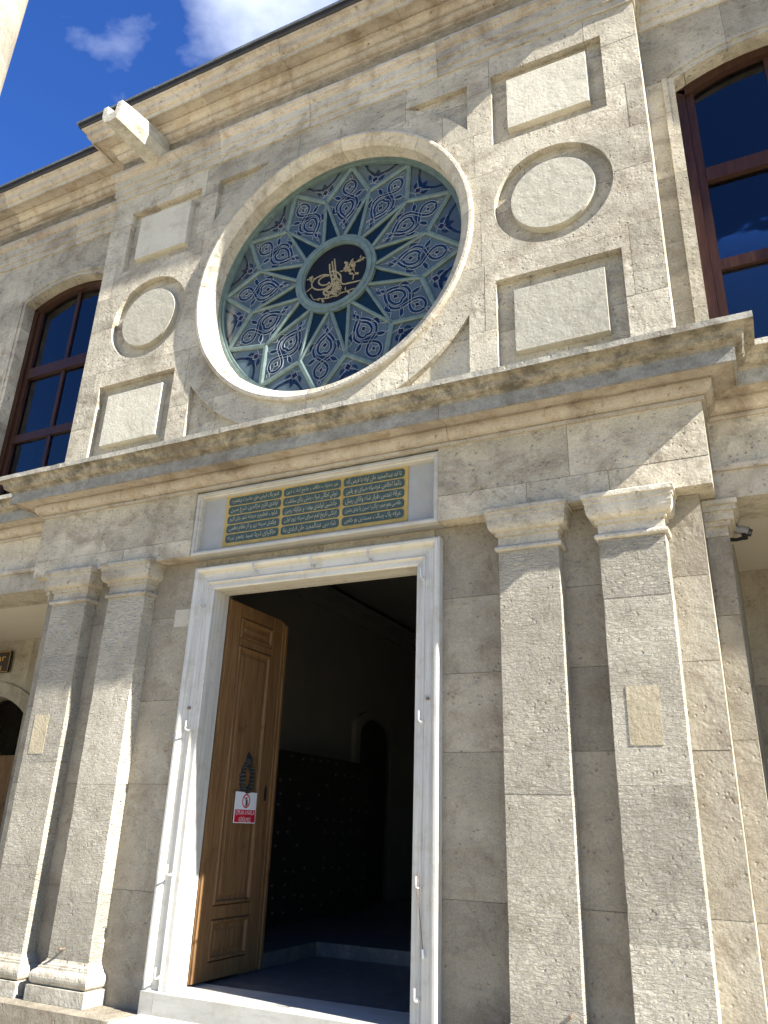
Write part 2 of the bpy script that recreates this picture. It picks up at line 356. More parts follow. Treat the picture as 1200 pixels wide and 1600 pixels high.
def courses(zs, xa, xb, avg, rnd, fixed=()):
    o = []
    for i, (z0, z1) in enumerate(zip(zs, zs[1:])):
        xs = [xa]; x = xa+avg*(0.55 if i % 2 else 1.0)*rnd.uniform(0.8, 1.15)
        while x < xb-0.35: xs.append(x); x += avg*rnd.uniform(0.75, 1.25)
        xs.append(xb); o += [(a, b, z0, z1) for a, b in zip(xs, xs[1:])]
    return o
def sweep(path, prof, t0, t1, seg, mi0, mi1, wear=0.0):
    """one straight piece of a profile; t0,t1 = distances along segment seg; mi = mitred end"""
    P = [Vector(p) for p in path]; k = len(P)
    def nrm(i): d = (P[i+1]-P[i]).normalized(); return Vector((d.y, -d.x))
    n = nrm(seg); d = (P[seg+1]-P[seg]).normalized(); ln = (P[seg+1]-P[seg]).length
    def end(t, mi, vi):
        if mi and 0 < vi < k-1:
            n2 = nrm(vi-1 if vi == seg else vi); m_ = (n+n2)/(1+n.dot(n2)); base = P[vi]
            return [(base.x+m_.x*o, base.y+m_.y*o, z) for o, z in prof]
        b = P[seg]+d*t; return [(b.x+n.x*o, b.y+n.y*o, z) for o, z in prof]
    A = end(t0, mi0, seg); B = end(t1, mi1, seg+1); c = len(prof)
    if not wear:
        F = [(i, (i+1) % c, (i+1) % c+c, i+c) for i in range(c)]+[tuple(range(c-1, -1, -1)), tuple(range(c, 2*c))]
        return A+B, F
    k_ = max(1, int((t1-t0)/0.07)); V = []; om = max(o for o, z in prof)
    for q in range(k_+1):
        f = q/k_
        for i in range(c):
            p = Vector(A[i]).lerp(Vector(B[i]), f); o = prof[i][0]
            if o > -0.03:
                fd_ = min(1.0, (f*(t1-t0)/0.12) if mi0 else 1.0, ((1-f)*(t1-t0)/0.12) if mi1 else 1.0)
                wv = mnoise.noise(p*5.0)*0.0028+mnoise.noise(p*19.0)*0.0016
                ch = mnoise.noise(Vector((p.x*9+3, p.y*9, p.z*4+7))); ch = max(0, ch-0.22)*(0.012 if o > om-0.03 else 0.008)
                p += Vector((n.x, n.y, 0))*(wv-ch)*wear*fd_+Vector((0, 0, mnoise.noise(p*6.0+Vector((9, 4, 2)))*0.0025*wear*fd_))
            V.append(tuple(p))
    F = []
    for q in range(k_):
        F += [(q*c+i, q*c+(i+1) % c, (q+1)*c+(i+1) % c, (q+1)*c+i) for i in range(c)]
    return V, F+[tuple(range(c-1, -1, -1)), tuple(range(k_*c, (k_+1)*c))]
def run_moulding(pname, sname, path, prof, mats, midx, parent, avg, rnd, core_mat, wear=1.0):
    """a part (mortar core) with one stone per length; midx = material per profile edge"""
    z_lo, z_hi = min(z for o, z in prof), max(z for o, z in prof); core = [(-0.012, z_lo+0.012), (-0.012, z_hi-0.025), (-0.09, z_hi-0.025), (-0.09, z_lo+0.012)]; parts = []
    for s in range(len(path)-1):
        ln = (Vector(path[s+1])-Vector(path[s])).length
        parts.append(sweep(path, core, 0, ln, s, True, True))
    V, F = join(parts); base = mk(pname, V, F, core_mat, parent)
    fm = list(midx)+[0]*(len(prof)-len(midx))
    for s in range(len(path)-1):
        ln = (Vector(path[s+1])-Vector(path[s])).length
        ts = [0.0]; x = avg*rnd.uniform(0.6, 1.1)
        while x < ln-0.4: ts.append(x); x += avg*rnd.uniform(0.8, 1.25)
        ts.append(ln)
        for i, (a, b) in enumerate(zip(ts, ts[1:])):
            f, l = i == 0, i == len(ts)-2
            j = random.uniform(-0.003, 0.003)
            pr = [(o+j, z+j*0.6) for o, z in prof] if (not f and not l) else prof
            V, F = sweep(path, pr, a if f else a+G, b if l else b-G, s, f, l, wear)
            mk(sname, V, F, mats, base, fm=fm*((len(F)-2)//len(fm))+[0, 0])
    return base
def inset(P, d):
    A = sum(P[i-1][0]*P[i][1]-P[i][0]*P[i-1][1] for i in range(len(P))); sg = 1 if A > 0 else -1; o = []
    for i in range(len(P)):
        a, b, c = Vector(P[i-1]), Vector(P[i]), Vector(P[(i+1) % len(P)])
        e1, e2 = (b-a).normalized(), (c-b).normalized(); n1_, n2_ = Vector((-e1.y, e1.x))*sg, Vector((-e2.y, e2.x))*sg
        m_ = (n1_+n2_)/max(0.35, 1+n1_.dot(n2_)); o.append((b.x+m_.x*d, b.y+m_.y*d))
    return o
def arc(p, q, bulge, n=6):
    """curve from p to q in (o,z); bulge>0 convex (ovolo), <0 concave"""
    out = []
    for i in range(n+1):
        t = i/n; a = t*math.pi/2
        if bulge > 0: out.append((p[0]+(q[0]-p[0])*math.sin(a), p[1]+(q[1]-p[1])*(1-math.cos(a))))
        else: out.append((p[0]+(q[0]-p[0])*(1-math.cos(a)), p[1]+(q[1]-p[1])*math.sin(a)))
    return out
def scurve(p, q, n=8):
    m_ = ((p[0]+q[0])/2, (p[1]+q[1])/2)
    return arc(p, m_, 1, n//2)[:-1]+arc(m_, q, -1, n//2)
# ------------------------------------------------------------------ ground
struct(mk('ground', [(-400, -400, -0.33), (400, -400, -0.33), (400, 400, -0.33), (-400, 400, -0.33)], [(0, 1, 2, 3)], MT['paving']))
pv = struct(box('pavement', (-30, 30, -0.385, 2.1, -0.34, -0.165), MT['step']))
rr = random.Random(4); x = -30.0
while x < 30:
    x2 = min(30, x+rr.uniform(1.2, 1.9))
    box('kerb_stone', (x+0.003, x2-0.003, -0.40-rr.uniform(0, 0.01), 0.35, -0.335, -0.155-rr.uniform(0, 0.004)), MT['step'], pv); x = x2
box('doorstep_slab', (-1.165, -0.003, -0.47, -0.085, -0.36, -0.146), MT['marble_f'], pv)
box('doorstep_slab', (0.003, 1.165, -0.47, -0.085, -0.36, -0.147), MT['marble_f'], pv)
# ------------------------------------------------------------------ mosque
mosque = bpy.data.objects.new('mosque_building', None); link(mosque, None, (0, 0, -0.15)); mosque.empty_display_size = 0.5
tag(mosque, 'cream limestone mosque front with round star window above an open marble doorway', 'mosque')
ZC = 6.40; YB = -0.18; YWG = 0.17; YL = -0.02; YF = -0.18; YFW = 0.18
BX = 3.124; FX = 3.243; WX = 3.14; XE = 9.0
rnd = random.Random(11)
# --- lower wall of the bay
lw = mk('lower_wall', *boxes((-WX+0.01, -1.13, YL+0.008, 0.19, -0.34, 3.47), (1.13, WX-0.01, YL+0.008, 0.19, -0.34, 3.47), (-1.13, 1.13, YL+0.008, 0.19, 3.26, 3.47)), MT['mortar'], mosque)
bl = []
for zs, sg in (([-0.335, 0.66, 1.48, 2.18, 2.93, 3.452], -1), ([-0.335, 0.77, 1.72, 2.28, 2.86, 3.452], 1)):
    for i, (z0, z1) in enumerate(zip(zs, zs[1:])):
        xs = [1.14, 1.94+0.1*(i % 2), 2.68-0.06*(i % 2), WX]
        for a, b in zip(xs, xs[1:]): bl.append((a, b, z0, z1) if sg > 0 else (-b, -a, z0, z1))
bl += [(-1.14, 0.1, 3.27, 3.452), (0.1, 1.14, 3.27, 3.452)]
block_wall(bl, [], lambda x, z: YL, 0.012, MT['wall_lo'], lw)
for sg in (-1, 1):   # quoins turning the corner back to the wing
    zs = [-0.335, 0.88, 1.81, 2.84, 3.452] if sg > 0 else [-0.335, 0.6, 1.5, 2.5, 3.452]
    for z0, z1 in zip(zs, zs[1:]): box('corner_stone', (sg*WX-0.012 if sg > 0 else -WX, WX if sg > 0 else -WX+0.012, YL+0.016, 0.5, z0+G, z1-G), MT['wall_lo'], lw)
box('repair_patch', (-1.44, -1.262, YL-0.0015, YL+0.004, 2.84, 3.0), MT['patchw'], lw)
# --- frieze over the pilasters
fzl = box('frieze', (-FX+0.01, -1.2265, YF+0.009, 0.185, 3.458, 4.085), MT['mortar'], mosque); fzr = box('frieze', (1.2265, FX-0.01, YF+0.009, 0.185, 3.458, 4.085), MT['mortar'], mosque)
bl = []
for sg, zm, j1, j2 in ((1, 3.665, (1.95, 2.56), (2.28,)), (-1, 3.62, (2.05,), (2.29,))):
    for z0, z1, js in ((3.452, zm, j1), (zm, 4.10, j2)):
        xs = [1.228, *js, FX]
        for a, b in zip(xs, xs[1:]): bl.append((a, b, z0, z1) if sg > 0 else (-b, -a, z0, z1))
for b in bl:
    j = rnd.uniform(-0.002, 0.002); fz = fzl if b[0] < 0 else fzr
    box('frieze_stone', (b[0]+G, b[1]-G, YF+j, -0.015, b[2]+G, b[3]-G), MT['frieze'], fz)
    if abs(abs(b[0] if b[0] < 0 else b[1])-FX) < 1e-6:
        xa = (-FX, -FX+0.25) if b[0] < 0 else (FX-0.25, FX)
        box('frieze_stone', (*xa, -0.013, YFW+0.02, b[2]+G, b[3]-G), MT['frieze'], fz)
# --- main cornice (lower)
PATH_L = [(-XE, YFW), (-FX, YFW), (-FX, YF), (FX, YF), (FX, YFW), (XE, YFW)]
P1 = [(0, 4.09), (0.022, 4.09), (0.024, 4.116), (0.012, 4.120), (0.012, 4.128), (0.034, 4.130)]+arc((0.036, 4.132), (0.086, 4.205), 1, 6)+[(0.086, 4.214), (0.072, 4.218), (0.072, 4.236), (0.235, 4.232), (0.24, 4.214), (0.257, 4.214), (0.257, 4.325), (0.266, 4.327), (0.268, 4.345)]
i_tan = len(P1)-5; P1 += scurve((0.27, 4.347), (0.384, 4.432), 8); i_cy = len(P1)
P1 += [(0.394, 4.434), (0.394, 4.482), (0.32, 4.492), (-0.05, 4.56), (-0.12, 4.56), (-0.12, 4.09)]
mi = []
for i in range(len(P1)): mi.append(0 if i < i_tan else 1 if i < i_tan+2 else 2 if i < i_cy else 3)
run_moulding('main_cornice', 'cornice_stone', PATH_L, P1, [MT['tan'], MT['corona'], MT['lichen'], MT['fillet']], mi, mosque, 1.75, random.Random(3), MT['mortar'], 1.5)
# --- upper wall of the bay with its sunk panels
shp = [circle(0, ZC, 1.50, 120), circle(0, ZC, 1.85, 140), rect(-1.51, 1.51, 4.2, 8.06)]
PAN = []
for s in (-1, 1):
    a, b = sorted((s*1.755, s*2.81)); c, d = sorted((s*1.908, s*2.662))
    for q in ((4.715, 5.604, 4.8555, 5.466), (7.165, 8.055, 7.319, 7.939)):
        shp += [rect(a, b, q[0], q[1])]
    shp += [circle(s*2.28, ZC, 0.525, 60)]
def dep(x, z, e=0.0):
    r = math.hypot(x, z-ZC)
    if r < 1.50: return None
    if abs(x) < 1.51+e and z < 8.06+e and r > 1.85-e: return YB+0.06
    ax = abs(x)
    if 1.755-e < ax < 2.81+e and (4.715-e < z < 5.604+e or 7.165-e < z < 8.055+e): return YB+0.075
    if math.hypot(ax-2.28, z-ZC) < 0.525+e: return YB+0.075
    return YB
EG = 0.006
shm = [circle(0, ZC, 1.50, 120), circle(0, ZC, 1.85-EG, 140), rect(-1.51-EG, 1.51+EG, 4.2, 8.06+EG)]
for s in (-1, 1):
    a, b = sorted((s*(1.755-EG), s*(2.81+EG))); shm += [rect(a, b, 4.715-EG, 5.604+EG), rect(a, b, 7.165-EG, 8.055+EG), circle(s*2.28, ZC, 0.525+EG, 60)]
uw = mk('upper_wall', *relief(-BX+0.014, BX-0.014, 4.425, 8.34, shm, lambda x, z: (None if dep(x, z, EG) is None else dep(x, z, EG)+0.008), 0.3), MT['mortar'], mosque)
rb = random.Random(21); bl = []
for i, (z0, z1) in enumerate(zip([4.42, 5.12, 5.80, 6.40, 6.84, 7.36, 7.90, 8.335], [5.12, 5.80, 6.40, 6.84, 7.36, 7.90, 8.335])):
    xs = [-BX]
    for q in ((-2.2, -1.2, -0.1, 0.95, 2.35), (-2.93, -1.62, -0.6, 0.5, 1.68, 2.93), (-1.95, 1.62), (-2.5, 2.0), (-2.9, -1.6, 1.62, 2.93), (-2.2, -0.9, 0.3, 1.3, 2.4), (-1.7, -0.4, 0.8, 1.75, 2.7))[i]: xs.append(q+rb.uniform(-.05, .05))
    xs.append(BX); bl += [(a, b, z0, z1) for a, b in zip(xs, xs[1:])]
block_wall(bl, shp, dep, 0.012, MT['wall_up'], uw, reveal=0.09)
for s in (-1, 1):
    for z0, z1 in zip([4.42, 5.3, 6.1, 6.9, 7.7], [5.3, 6.1, 6.9, 7.7, 8.335]):
        box('corner_stone', (s*BX-0.012 if s > 0 else -BX, BX if s > 0 else -BX+0.012, YB+0.016, YWG+0.03, z0+G, z1-G), MT['wall_up'], uw)
    for q in ((4.8555, 5.466), (7.319, 7.939)):
        a, b = sorted((s*1.908, s*2.662)); a2, b2 = sorted((s*1.90, s*2.67))
        V = [(a2, YB+0.074, q[0]-0.008), (b2, YB+0.074, q[0]-0.008), (b2, YB+0.074, q[1]+0.008), (a2, YB+0.074, q[1]+0.008), (a, YB+0.008, q[0]), (b, YB+0.008, q[0]), (b, YB+0.008, q[1]), (a, YB+0.008, q[1])]
        mk('raised_panel', V, [(4, 5, 6, 7), (0, 1, 5, 4), (1, 2, 6, 5), (2, 3, 7, 6), (3, 0, 4, 7)], MT['panel'], uw)
    c0 = circle(s*2.28, ZC, 0.38, 64); c1 = circle(s*2.28, ZC, 0.37, 64)
    V = [(x, YB+0.074, z) for x, z in c0]+[(x, YB+0.008, z) for x, z in c1]
    mk('raised_disc', V, [tuple(range(64, 128))]+[(i, (i+1) % 64, (i+1) % 64+64, i+64) for i in range(64)], MT['panel'], uw)
# --- round stone moulding of the star window, in eight arched stones
RP = [(1.565, YB-0.001), (1.565, YB-0.035), (1.555, YB-0.045), (1.53, YB-0.048), (1.518, YB-0.03), (1.505, YB-0.022), (1.47, YB-0.012), (1.455, YB+0.002), (1.432, YB+0.03), (1.428, 0.10), (1.56, 0.10)]
def lathe_part(a0, a1, n):
    V, F = [], []; c = len(RP)
    for i in range(n+1):
        a = a0+(a1-a0)*i/n
        V += [(r*math.cos(a), y, ZC+r*math.sin(a)) for r, y in RP]
    for i in range(n):
        for j in range(c): F.append((i*c+j, i*c+(j+1) % c, (i+1)*c+(j+1) % c, (i+1)*c+j))
    F += [tuple(range(c)), tuple(range(n*c, n*c+c))]
    return V, F
RPs = RP; RP = inset(RP, 0.005)
ring = mk('window_surround', *lathe_part(0, 2*math.pi, 96), MT['mortar'], mosque)
RP = RPs; aa = [-1.62, -0.75, 0.02, 0.85, 1.5, 2.35, 3.05, 3.9, 2*math.pi-1.62]
for a, b in zip(aa, aa[1:]): mk('arch_stone', *lathe_part(a+0.0012, b-0.0012, 16), MT['mold'], ring, smooth=True)
# --- upper entablature
PATH_U = [(-XE, YWG), (-BX, YWG), (-BX, YB), (BX, YB), (BX, YWG), (XE, YWG)]
PA = [(0, 8.33), (0.018, 8.33), (0.018, 8.415), (0.034, 8.417), (0.034, 8.525), (0.05, 8.527), (0.05, 8.64)]+arc((0.054, 8.645), (0.085, 8.69), 1, 3)+[(0.10, 8.70), (0.10, 8.745), (0.012, 8.752), (-0.1, 8.752), (-0.1, 8.33)]
mi = [0]*6+[1]*5+[0]*6
run_moulding('architrave', 'architrave_stone', PATH_U, PA, [MT['mold'], MT['tan']], mi[:len(PA)], mosque, 1.5, random.Random(5), MT['mortar'])
PFZ = [(0.012, 8.75), (0.012, 9.0), (-0.1, 9.0), (-0.1, 8.75)]
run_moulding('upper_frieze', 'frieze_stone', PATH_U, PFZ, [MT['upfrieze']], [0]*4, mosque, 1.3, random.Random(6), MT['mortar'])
PC = [(0.012, 8.985), (0.03, 8.988), (0.03, 9.008), (0.02, 9.011), (0.02, 9.017)]+arc((0.036, 9.02), (0.085, 9.07), 1, 5)+[(0.085, 9.08), (0.075, 9.083), (0.075, 9.093), (0.10, 9.096)]+arc((0.102, 9.102), (0.155, 9.150), -1, 5)+[(0.165, 9.152), (0.165, 9.17), (0.150, 9.174), (0.150, 9.20), (0.292, 9.197), (0.297, 9.17), (0.315, 9.17)]
k1 = len(PC)-1; PC += [(0.318, 9.213)]; PC += scurve((0.322, 9.217), (0.418, 9.338), 8)+[(0.425, 9.36), (-0.1, 9.36), (-0.1, 8.985)]
mi = [0]*k1+[1]*2+[0]*20
run_moulding('eaves_cornice', 'cornice_stone', PATH_U, PC, [MT['tan'], MT['mold']], mi[:len(PC)], mosque, 1.35, random.Random(9), MT['mortar'])
# roof: lead sheets with a dark overhanging edge
PR = [(0.30, 9.362), (0.43, 9.362), (0.452, 9.372), (0.452, 9.425), (0.30, 9.43)]
V, F = join([sweep(PATH_U, PR, 0, (Vector(PATH_U[s+1])-Vector(PATH_U[s])).length, s, True, True) for s in range(5)])
rf = mk('roof', *join([(V, F), boxes((-XE, XE, 0.1, 9.0, 9.362, 9.43), (-BX, BX, -0.4, 0.1, 9.362, 9.43))]), MT['blackroof'], mosque)
PE = [(0.28, 9.432), (0.452, 9.428), (0.474, 9.415), (0.477, 9.447), (0.28, 9.47)]
rl = random.Random(2)
for s in range(5):
    ln = (Vector(PATH_U[s+1])-Vector(PATH_U[s])).length; ts = [0]; x = 0.8
    while x < ln-0.4: ts.append(x); x += rl.uniform(0.7, 1.0)
    ts.append(ln)
    for i, (a, b) in enumerate(zip(ts, ts[1:])):
        j = rl.uniform(-0.003, 0.003); pe = [(o+j, z+j) for o, z in PE] if 0 < i < len(ts)-2 else PE
        mk('lead_sheet', *sweep(PATH_U, pe, a, b-(0.004 if i < len(ts)-2 else 0), s, i == 0, i == len(ts)-2), MT['leadroof'], rf)
# --- water spout
def spout():
    V, F = [], []
    def sec(y, z, w, h, ch):
        x = -2.55; k = w*0.5
        return [(x-k, y, z+h*0.5), (x-k, y, z-h*0.05), (x-k*0.62, y, z-h*0.42), (x, y, z-h*0.52), (x+k*0.62, y, z-h*0.42), (x+k, y, z-h*0.05), (x+k, y, z+h*0.5), (x+k*0.55, y, z+h*0.5), (x+k*0.4, y, z+h*ch), (x-k*0.4, y, z+h*ch), (x-k*0.55, y, z+h*0.5)]
    S = [sec(0.0, 8.86, 0.34, 0.34, 0.3), sec(-0.3, 8.855, 0.32, 0.33, 0.25), sec(-0.6, 8.83, 0.30, 0.31, 0.15), sec(-0.85, 8.80, 0.285, 0.29, 0.05), sec(-0.985, 8.775, 0.28, 0.26, 0.0)]
    c = 11
    for s in S: V += s
    for i in range(len(S)-1):
        for j in range(c): F.append((i*c+j, i*c+(j+1) % c, (i+1)*c+(j+1) % c, (i+1)*c+j))
    F += [tuple(range(c-1, -1, -1)), tuple(range((len(S)-1)*c, len(S)*c))]
    return V, F
sp = mk('water_spout', *spout(), MT['fillet'], mosque)
# --- wings: upper wall with a tall segmental window each
WA, WB, WS, WR = 3.37, 4.905, 7.575, 0.19
def warch(s, e=0.0, zb=4.62, n=14):
    a, b = WA-e, WB+e; c = (a+b)/2; h = (b-a)/2; rise = WR+e*0.15; R = (h*h+rise*rise)/(2*rise)
    top = [(c+h*math.cos(math.pi*i/n), 0) for i in range(n+1)]
    pts = [(x, WS+e*0.85+math.sqrt(max(0, R*R-(x-c)**2))-(R-rise)) for x, _ in top]
    poly = [(a, zb), (b, zb)]+pts
    return [(s*x, z) for x, z in poly]
def inside(poly, x, z):
    c = False; n = len(poly)
    for i in range(n):
        (x1, z1), (x2, z2) = poly[i], poly[i-1]
        if (z1 > z) != (z2 > z) and x < (x2-x1)*(z-z1)/(z2-z1)+x1: c = not c
    return c
for s in (-1, 1):
    po = warch(s); pg = warch(s, 0.012, 4.61); pm = warch(s, 0.10); pm2 = warch(s, 0.055)
    def dw(x, z):
        if inside(po, x, z): return None
        if inside(pm2, x, z): return YWG-0.014
        if inside(pm, x, z): return YWG-0.026
        return YWG
    xa, xb = sorted((s*BX, s*XE))
    uwm = mk('wing_wall', *relief(xa, xb, 4.425, 8.34, [pg], lambda x, z: (None if inside(pg, x, z) else YWG+0.006), 0.02, 0.40), MT['mortar'], mosque)
    rw = random.Random(30+s)
    block_wall(courses([4.42, 5.1, 5.8, 6.5, 7.2, 7.62, 8.335], xa, xb, 1.15, rw), [po, pm, pm2], dw, 0.012, MT['wall_up'], uwm, reveal=0.36)
    # sash window
    win = mk('sash_window', *join([prism([(x*1.0, z) for x, z in [po[0], (po[0][0]+s*0.075, po[0][1]), (po[0][0]+s*0.075, WS), (po[0][0], WS)]], 0.30, 0.42),
        prism([po[1], (po[1][0]-s*0.075, po[1][1]), (po[1][0]-s*0.075, WS), (po[1][0], WS)], 0.30, 0.42)]), MT['wood'], mosque)
    pi = warch(s, -0.085)
    tp = po[2:]; ti = [(x, z) for x, z in pi[2:]]
    V, F = [], []
    for (x, z), (x2, z2) in zip(tp, ti): V += [(x, 0.30, z), (x2, 0.30, z2-0.0), (x2, 0.42, z2-0.0), (x, 0.42, z)]
    for i in range(len(tp)-1):
        for j in range(4): F.append((i*4+j, i*4+(j+1) % 4, i*4+4+(j+1) % 4, i*4+4+j))
    mk('arched_head', V, F, MT['wood'], win)
    cx = s*(WA+WB)/2
    def bar(nm, a, b, c, d, y0=0.335, y1=0.395): xa_, xb_ = sorted((s*a, s*b)); box(nm, (xa_, xb_, y0, y1, c, d), MT['wood'], win)
    bar('stile', WA+0.078, WA+0.145, 4.64, WS+0.02, 0.325, 0.385); bar('stile', WB-0.145, WB-0.078, 4.64, WS+0.02, 0.325, 0.385)
    mid = (WA+WB)/2
    for z0, z1 in ((4.66, 5.53), (5.635, 6.465), (6.61, 7.72)): bar('mullion', mid-0.025, mid+0.025, z0, z1, 0.34, 0.38)
    bar('meeting_rail', WA+0.146, WB-0.146, 6.465, 6.61, 0.31, 0.385); bar('glazing_rail', WA+0.146, WB-0.146, 5.53, 5.635, 0.325, 0.385)
    bar('bottom_rail', WA+0.08, WB-0.08, 4.622, 4.66, 0.33, 0.39)
    for z0, z1 in ((4.66, 5.53), (5.635, 6.465)):
        for a, b in ((WA+0.146, mid-0.026), (mid+0.026, WB-0.146)): bar_ = box('glass_pane', (*sorted((s*a, s*b)), 0.362, 0.366, z0, z1), MT['glass'], win)
    for a, b in ((WA+0.146, mid-0.026), (mid+0.026, WB-0.146)):
        c = (WA+WB)/2; h = (WB-WA)/2-0.085; R = (h*h+WR*WR)/(2*WR)
        xs = [a+(b-a)*i/8 for i in range(9)]
        pl = [(s*a, 6.61), (s*b, 6.61)]+[(s*x, WS-0.07+math.sqrt(max(0, R*R-(x-c)**2))-(R-WR)) for x in reversed(xs)]
        mk('glass_pane', *prism(pl, 0.362, 0.366), MT['glass'], win)
    # room behind the window
    xr0, xr1 = sorted((s*3.2, s*5.6))
    mk('upper_room', *boxes((xr0, xr1, 2.6, 2.7, 4.4, 8.6), (xr0, xr1, 0.42, 2.6, 8.45, 8.6), (xr0, xr1, 0.42, 2.6, 4.3, 4.45), (xr0, xr0+0.05, 0.43, 2.6, 4.45, 8.45), (xr1-0.05, xr1, 0.43, 2.6, 4.45, 8.45)), MT['inner'], mosque)
    # wing frieze, architrave, porch
    xa, xb = sorted((s*FX, s*XE))
    wf = box('wing_frieze', (xa, xb, YFW+0.008, 0.6, 3.45, 4.12), MT['mortar'], mosque)
    rq = random.Random(50+s)
    for z0, z1, y, m_ in ((3.70, 4.10, YFW, 'frieze'), (3.44, 3.655, YFW-0.06, 'mold'), (3.655, 3.695, YFW-0.085, 'tan')):
        x = 0.0; ln = XE-FX
        while x < ln:
            x2 = min(ln, x+rq.uniform(1.2, 1.8)); a, b = sorted((s*(FX+x), s*(FX+x2)))
            if s > 0 and x == 0: a = WX+0.005
            if s < 0 and x == 0: b = -WX-0.005
            if x == 0 and y == YFW: a, b = sorted((s*(FX+0.002), s*(FX+x2)))
            box('frieze_stone' if m_ == 'frieze' else 'architrave_stone', (a+G, b-G, y, 0.585, z0+G*0.5, z1-G*0.5), MT[m_], wf); x = x2
    # narrow wing pilaster against the bay, then porch pier further out
    a, b = sorted((s*(WX+0.002), s*3.285))
    wp = box('wing_pilaster', (a, b, 0.205, 0.60, -0.155, 3.19), MT['mortar'], mosque)
    zs = [-0.155, 0.75, 1.80, 2.62, 3.19]
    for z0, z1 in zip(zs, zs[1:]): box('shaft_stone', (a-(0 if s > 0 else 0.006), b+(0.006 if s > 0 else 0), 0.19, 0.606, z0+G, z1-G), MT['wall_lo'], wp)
    pr = [(3.19, 3.262, 0.006), (3.262, 3.295, 0.03), (3.295, 3.36, 0.055), (3.36, 3.40, 0.075), (3.40, 3.438, 0.09)]
    mk('capital', *boxes(*[((a-(0 if s > 0 else e), b+(e if s > 0 else 0), 0.19-e, 0.61, z0, z1)) for z0, z1, e in pr]), MT['mold'], wp)
    a, b = sorted((s*6.9, s*7.6))
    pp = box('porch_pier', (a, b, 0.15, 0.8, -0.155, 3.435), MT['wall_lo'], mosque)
    # porch ceiling, rear wall of blocks
    a, b = sorted((s*3.15, s*XE))
    box('porch_ceiling', (a, b, 0.586, 2.2, 3.50, 3.60), MT['plaster'], mosque)
    DX0, DX1 = 5.72, 7.20
    def darch(e):
        c = (DX0+DX1)/2; h = (DX1-DX0)/2+e; rise = 0.26+e*0.3; R = (h*h+rise*rise)/(2*rise); n = 14
        pts = [(c+h*math.cos(math.pi*i/n), 2.47+e*0.7) for i in range(n+1)]
        pts = [(x, z+math.sqrt(max(0, R*R-(x-c)**2))-(R-rise)) for x, z in pts]
        return [(s*x, z) for x, z in [(c-h, -0.2), (c+h, -0.2)]+pts]
    d0, d1, dg_ = darch(0), darch(0.19), darch(0.012)
    dd = lambda x, z: None if inside(d0, x, z) else (2.09 if inside(d1, x, z) else 2.12)
    pw = mk('porch_wall', *relief(a, b, -0.155, 3.495, [dg_], lambda x, z: None if inside(dg_, x, z) else 2.13, 0.02, 2.5), MT['mortar'], mosque)
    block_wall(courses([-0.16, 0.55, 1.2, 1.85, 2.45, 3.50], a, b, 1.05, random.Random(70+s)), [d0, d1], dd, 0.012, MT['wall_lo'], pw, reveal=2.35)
    a2, b2 = sorted((s*DX0, s*DX1))
    dr = mk('porch_door', *boxes((a2, b2, 2.40, 2.45, -0.16, 1.95)), MT['door'], mosque)
    mk('porch_recess', *boxes((a2-0.1, b2+0.1, 3.4, 3.45, -0.16, 3.0), (a2-0.1, b2+0.1, 2.5, 3.4, 2.85, 2.95)), MT['inner'], mosque)
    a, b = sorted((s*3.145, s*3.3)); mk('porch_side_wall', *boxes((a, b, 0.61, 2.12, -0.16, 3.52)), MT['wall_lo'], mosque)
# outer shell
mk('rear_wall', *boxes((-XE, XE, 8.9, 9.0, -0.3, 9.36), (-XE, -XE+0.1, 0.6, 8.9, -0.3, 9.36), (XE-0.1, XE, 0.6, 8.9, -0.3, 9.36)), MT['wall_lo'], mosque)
# --- pilasters
def capital_boxes(xa, xb, y):
    prof = [(0.0, 3.142), (0.018, 3.144), (0.024, 3.152), (0.024, 3.166), (0.02, 3.176), (0.004, 3.186), (0.0, 3.19), (0.0, 3.256), (0.018, 3.26), (0.018, 3.285), (0.03, 3.288)]+arc((0.031, 3.289), (0.068, 3.355), 1, 5)+[(0.07, 3.36), (0.07, 3.395), (0.078, 3.40), (0.078, 3.428), (0.092, 3.434), (0.092, 3.466), (0.085, 3.474)]
    V, F = [], []
    for o, z in prof: V += [(xa-o, YL+0.002, z), (xa-o, y-o, z), (xb+o, y-o, z), (xb+o, YL+0.002, z)]
    for i in range(len(prof)-1):
        for j in range(3): F.append((i*4+j, i*4+j+1, i*4+4+j+1, i*4+4+j))
    k = (len(prof)-1)*4; F += [(0, 3, 2, 1), (k, k+1, k+2, k+3)]
    return V, F
def base_mesh(xa, xb, y):
    prof = [(0.0, 0.135), (0.008, 0.115), (0.026, 0.10), (0.028, 0.088), (0.040, 0.085), (0.042, 0.07), (0.05, 0.066)]
    for i in range(9):
        a = math.pi*(0.5-i/8); prof.append((0.052+0.03*math.cos(a), 0.012+0.05*math.sin(a)))
    prof += [(0.055, -0.042)]
    V, F = [], []
    for o, z in prof: V += [(xa-o, YL+0.002, z), (xa-o, y-o, z), (xb+o, y-o, z), (xb+o, YL+0.002, z)]
    for i in range(len(prof)-1):
        for j in range(3): F.append((i*4+j, i*4+j+1, i*4+4+j+1, i*4+4+j))
    return V, F
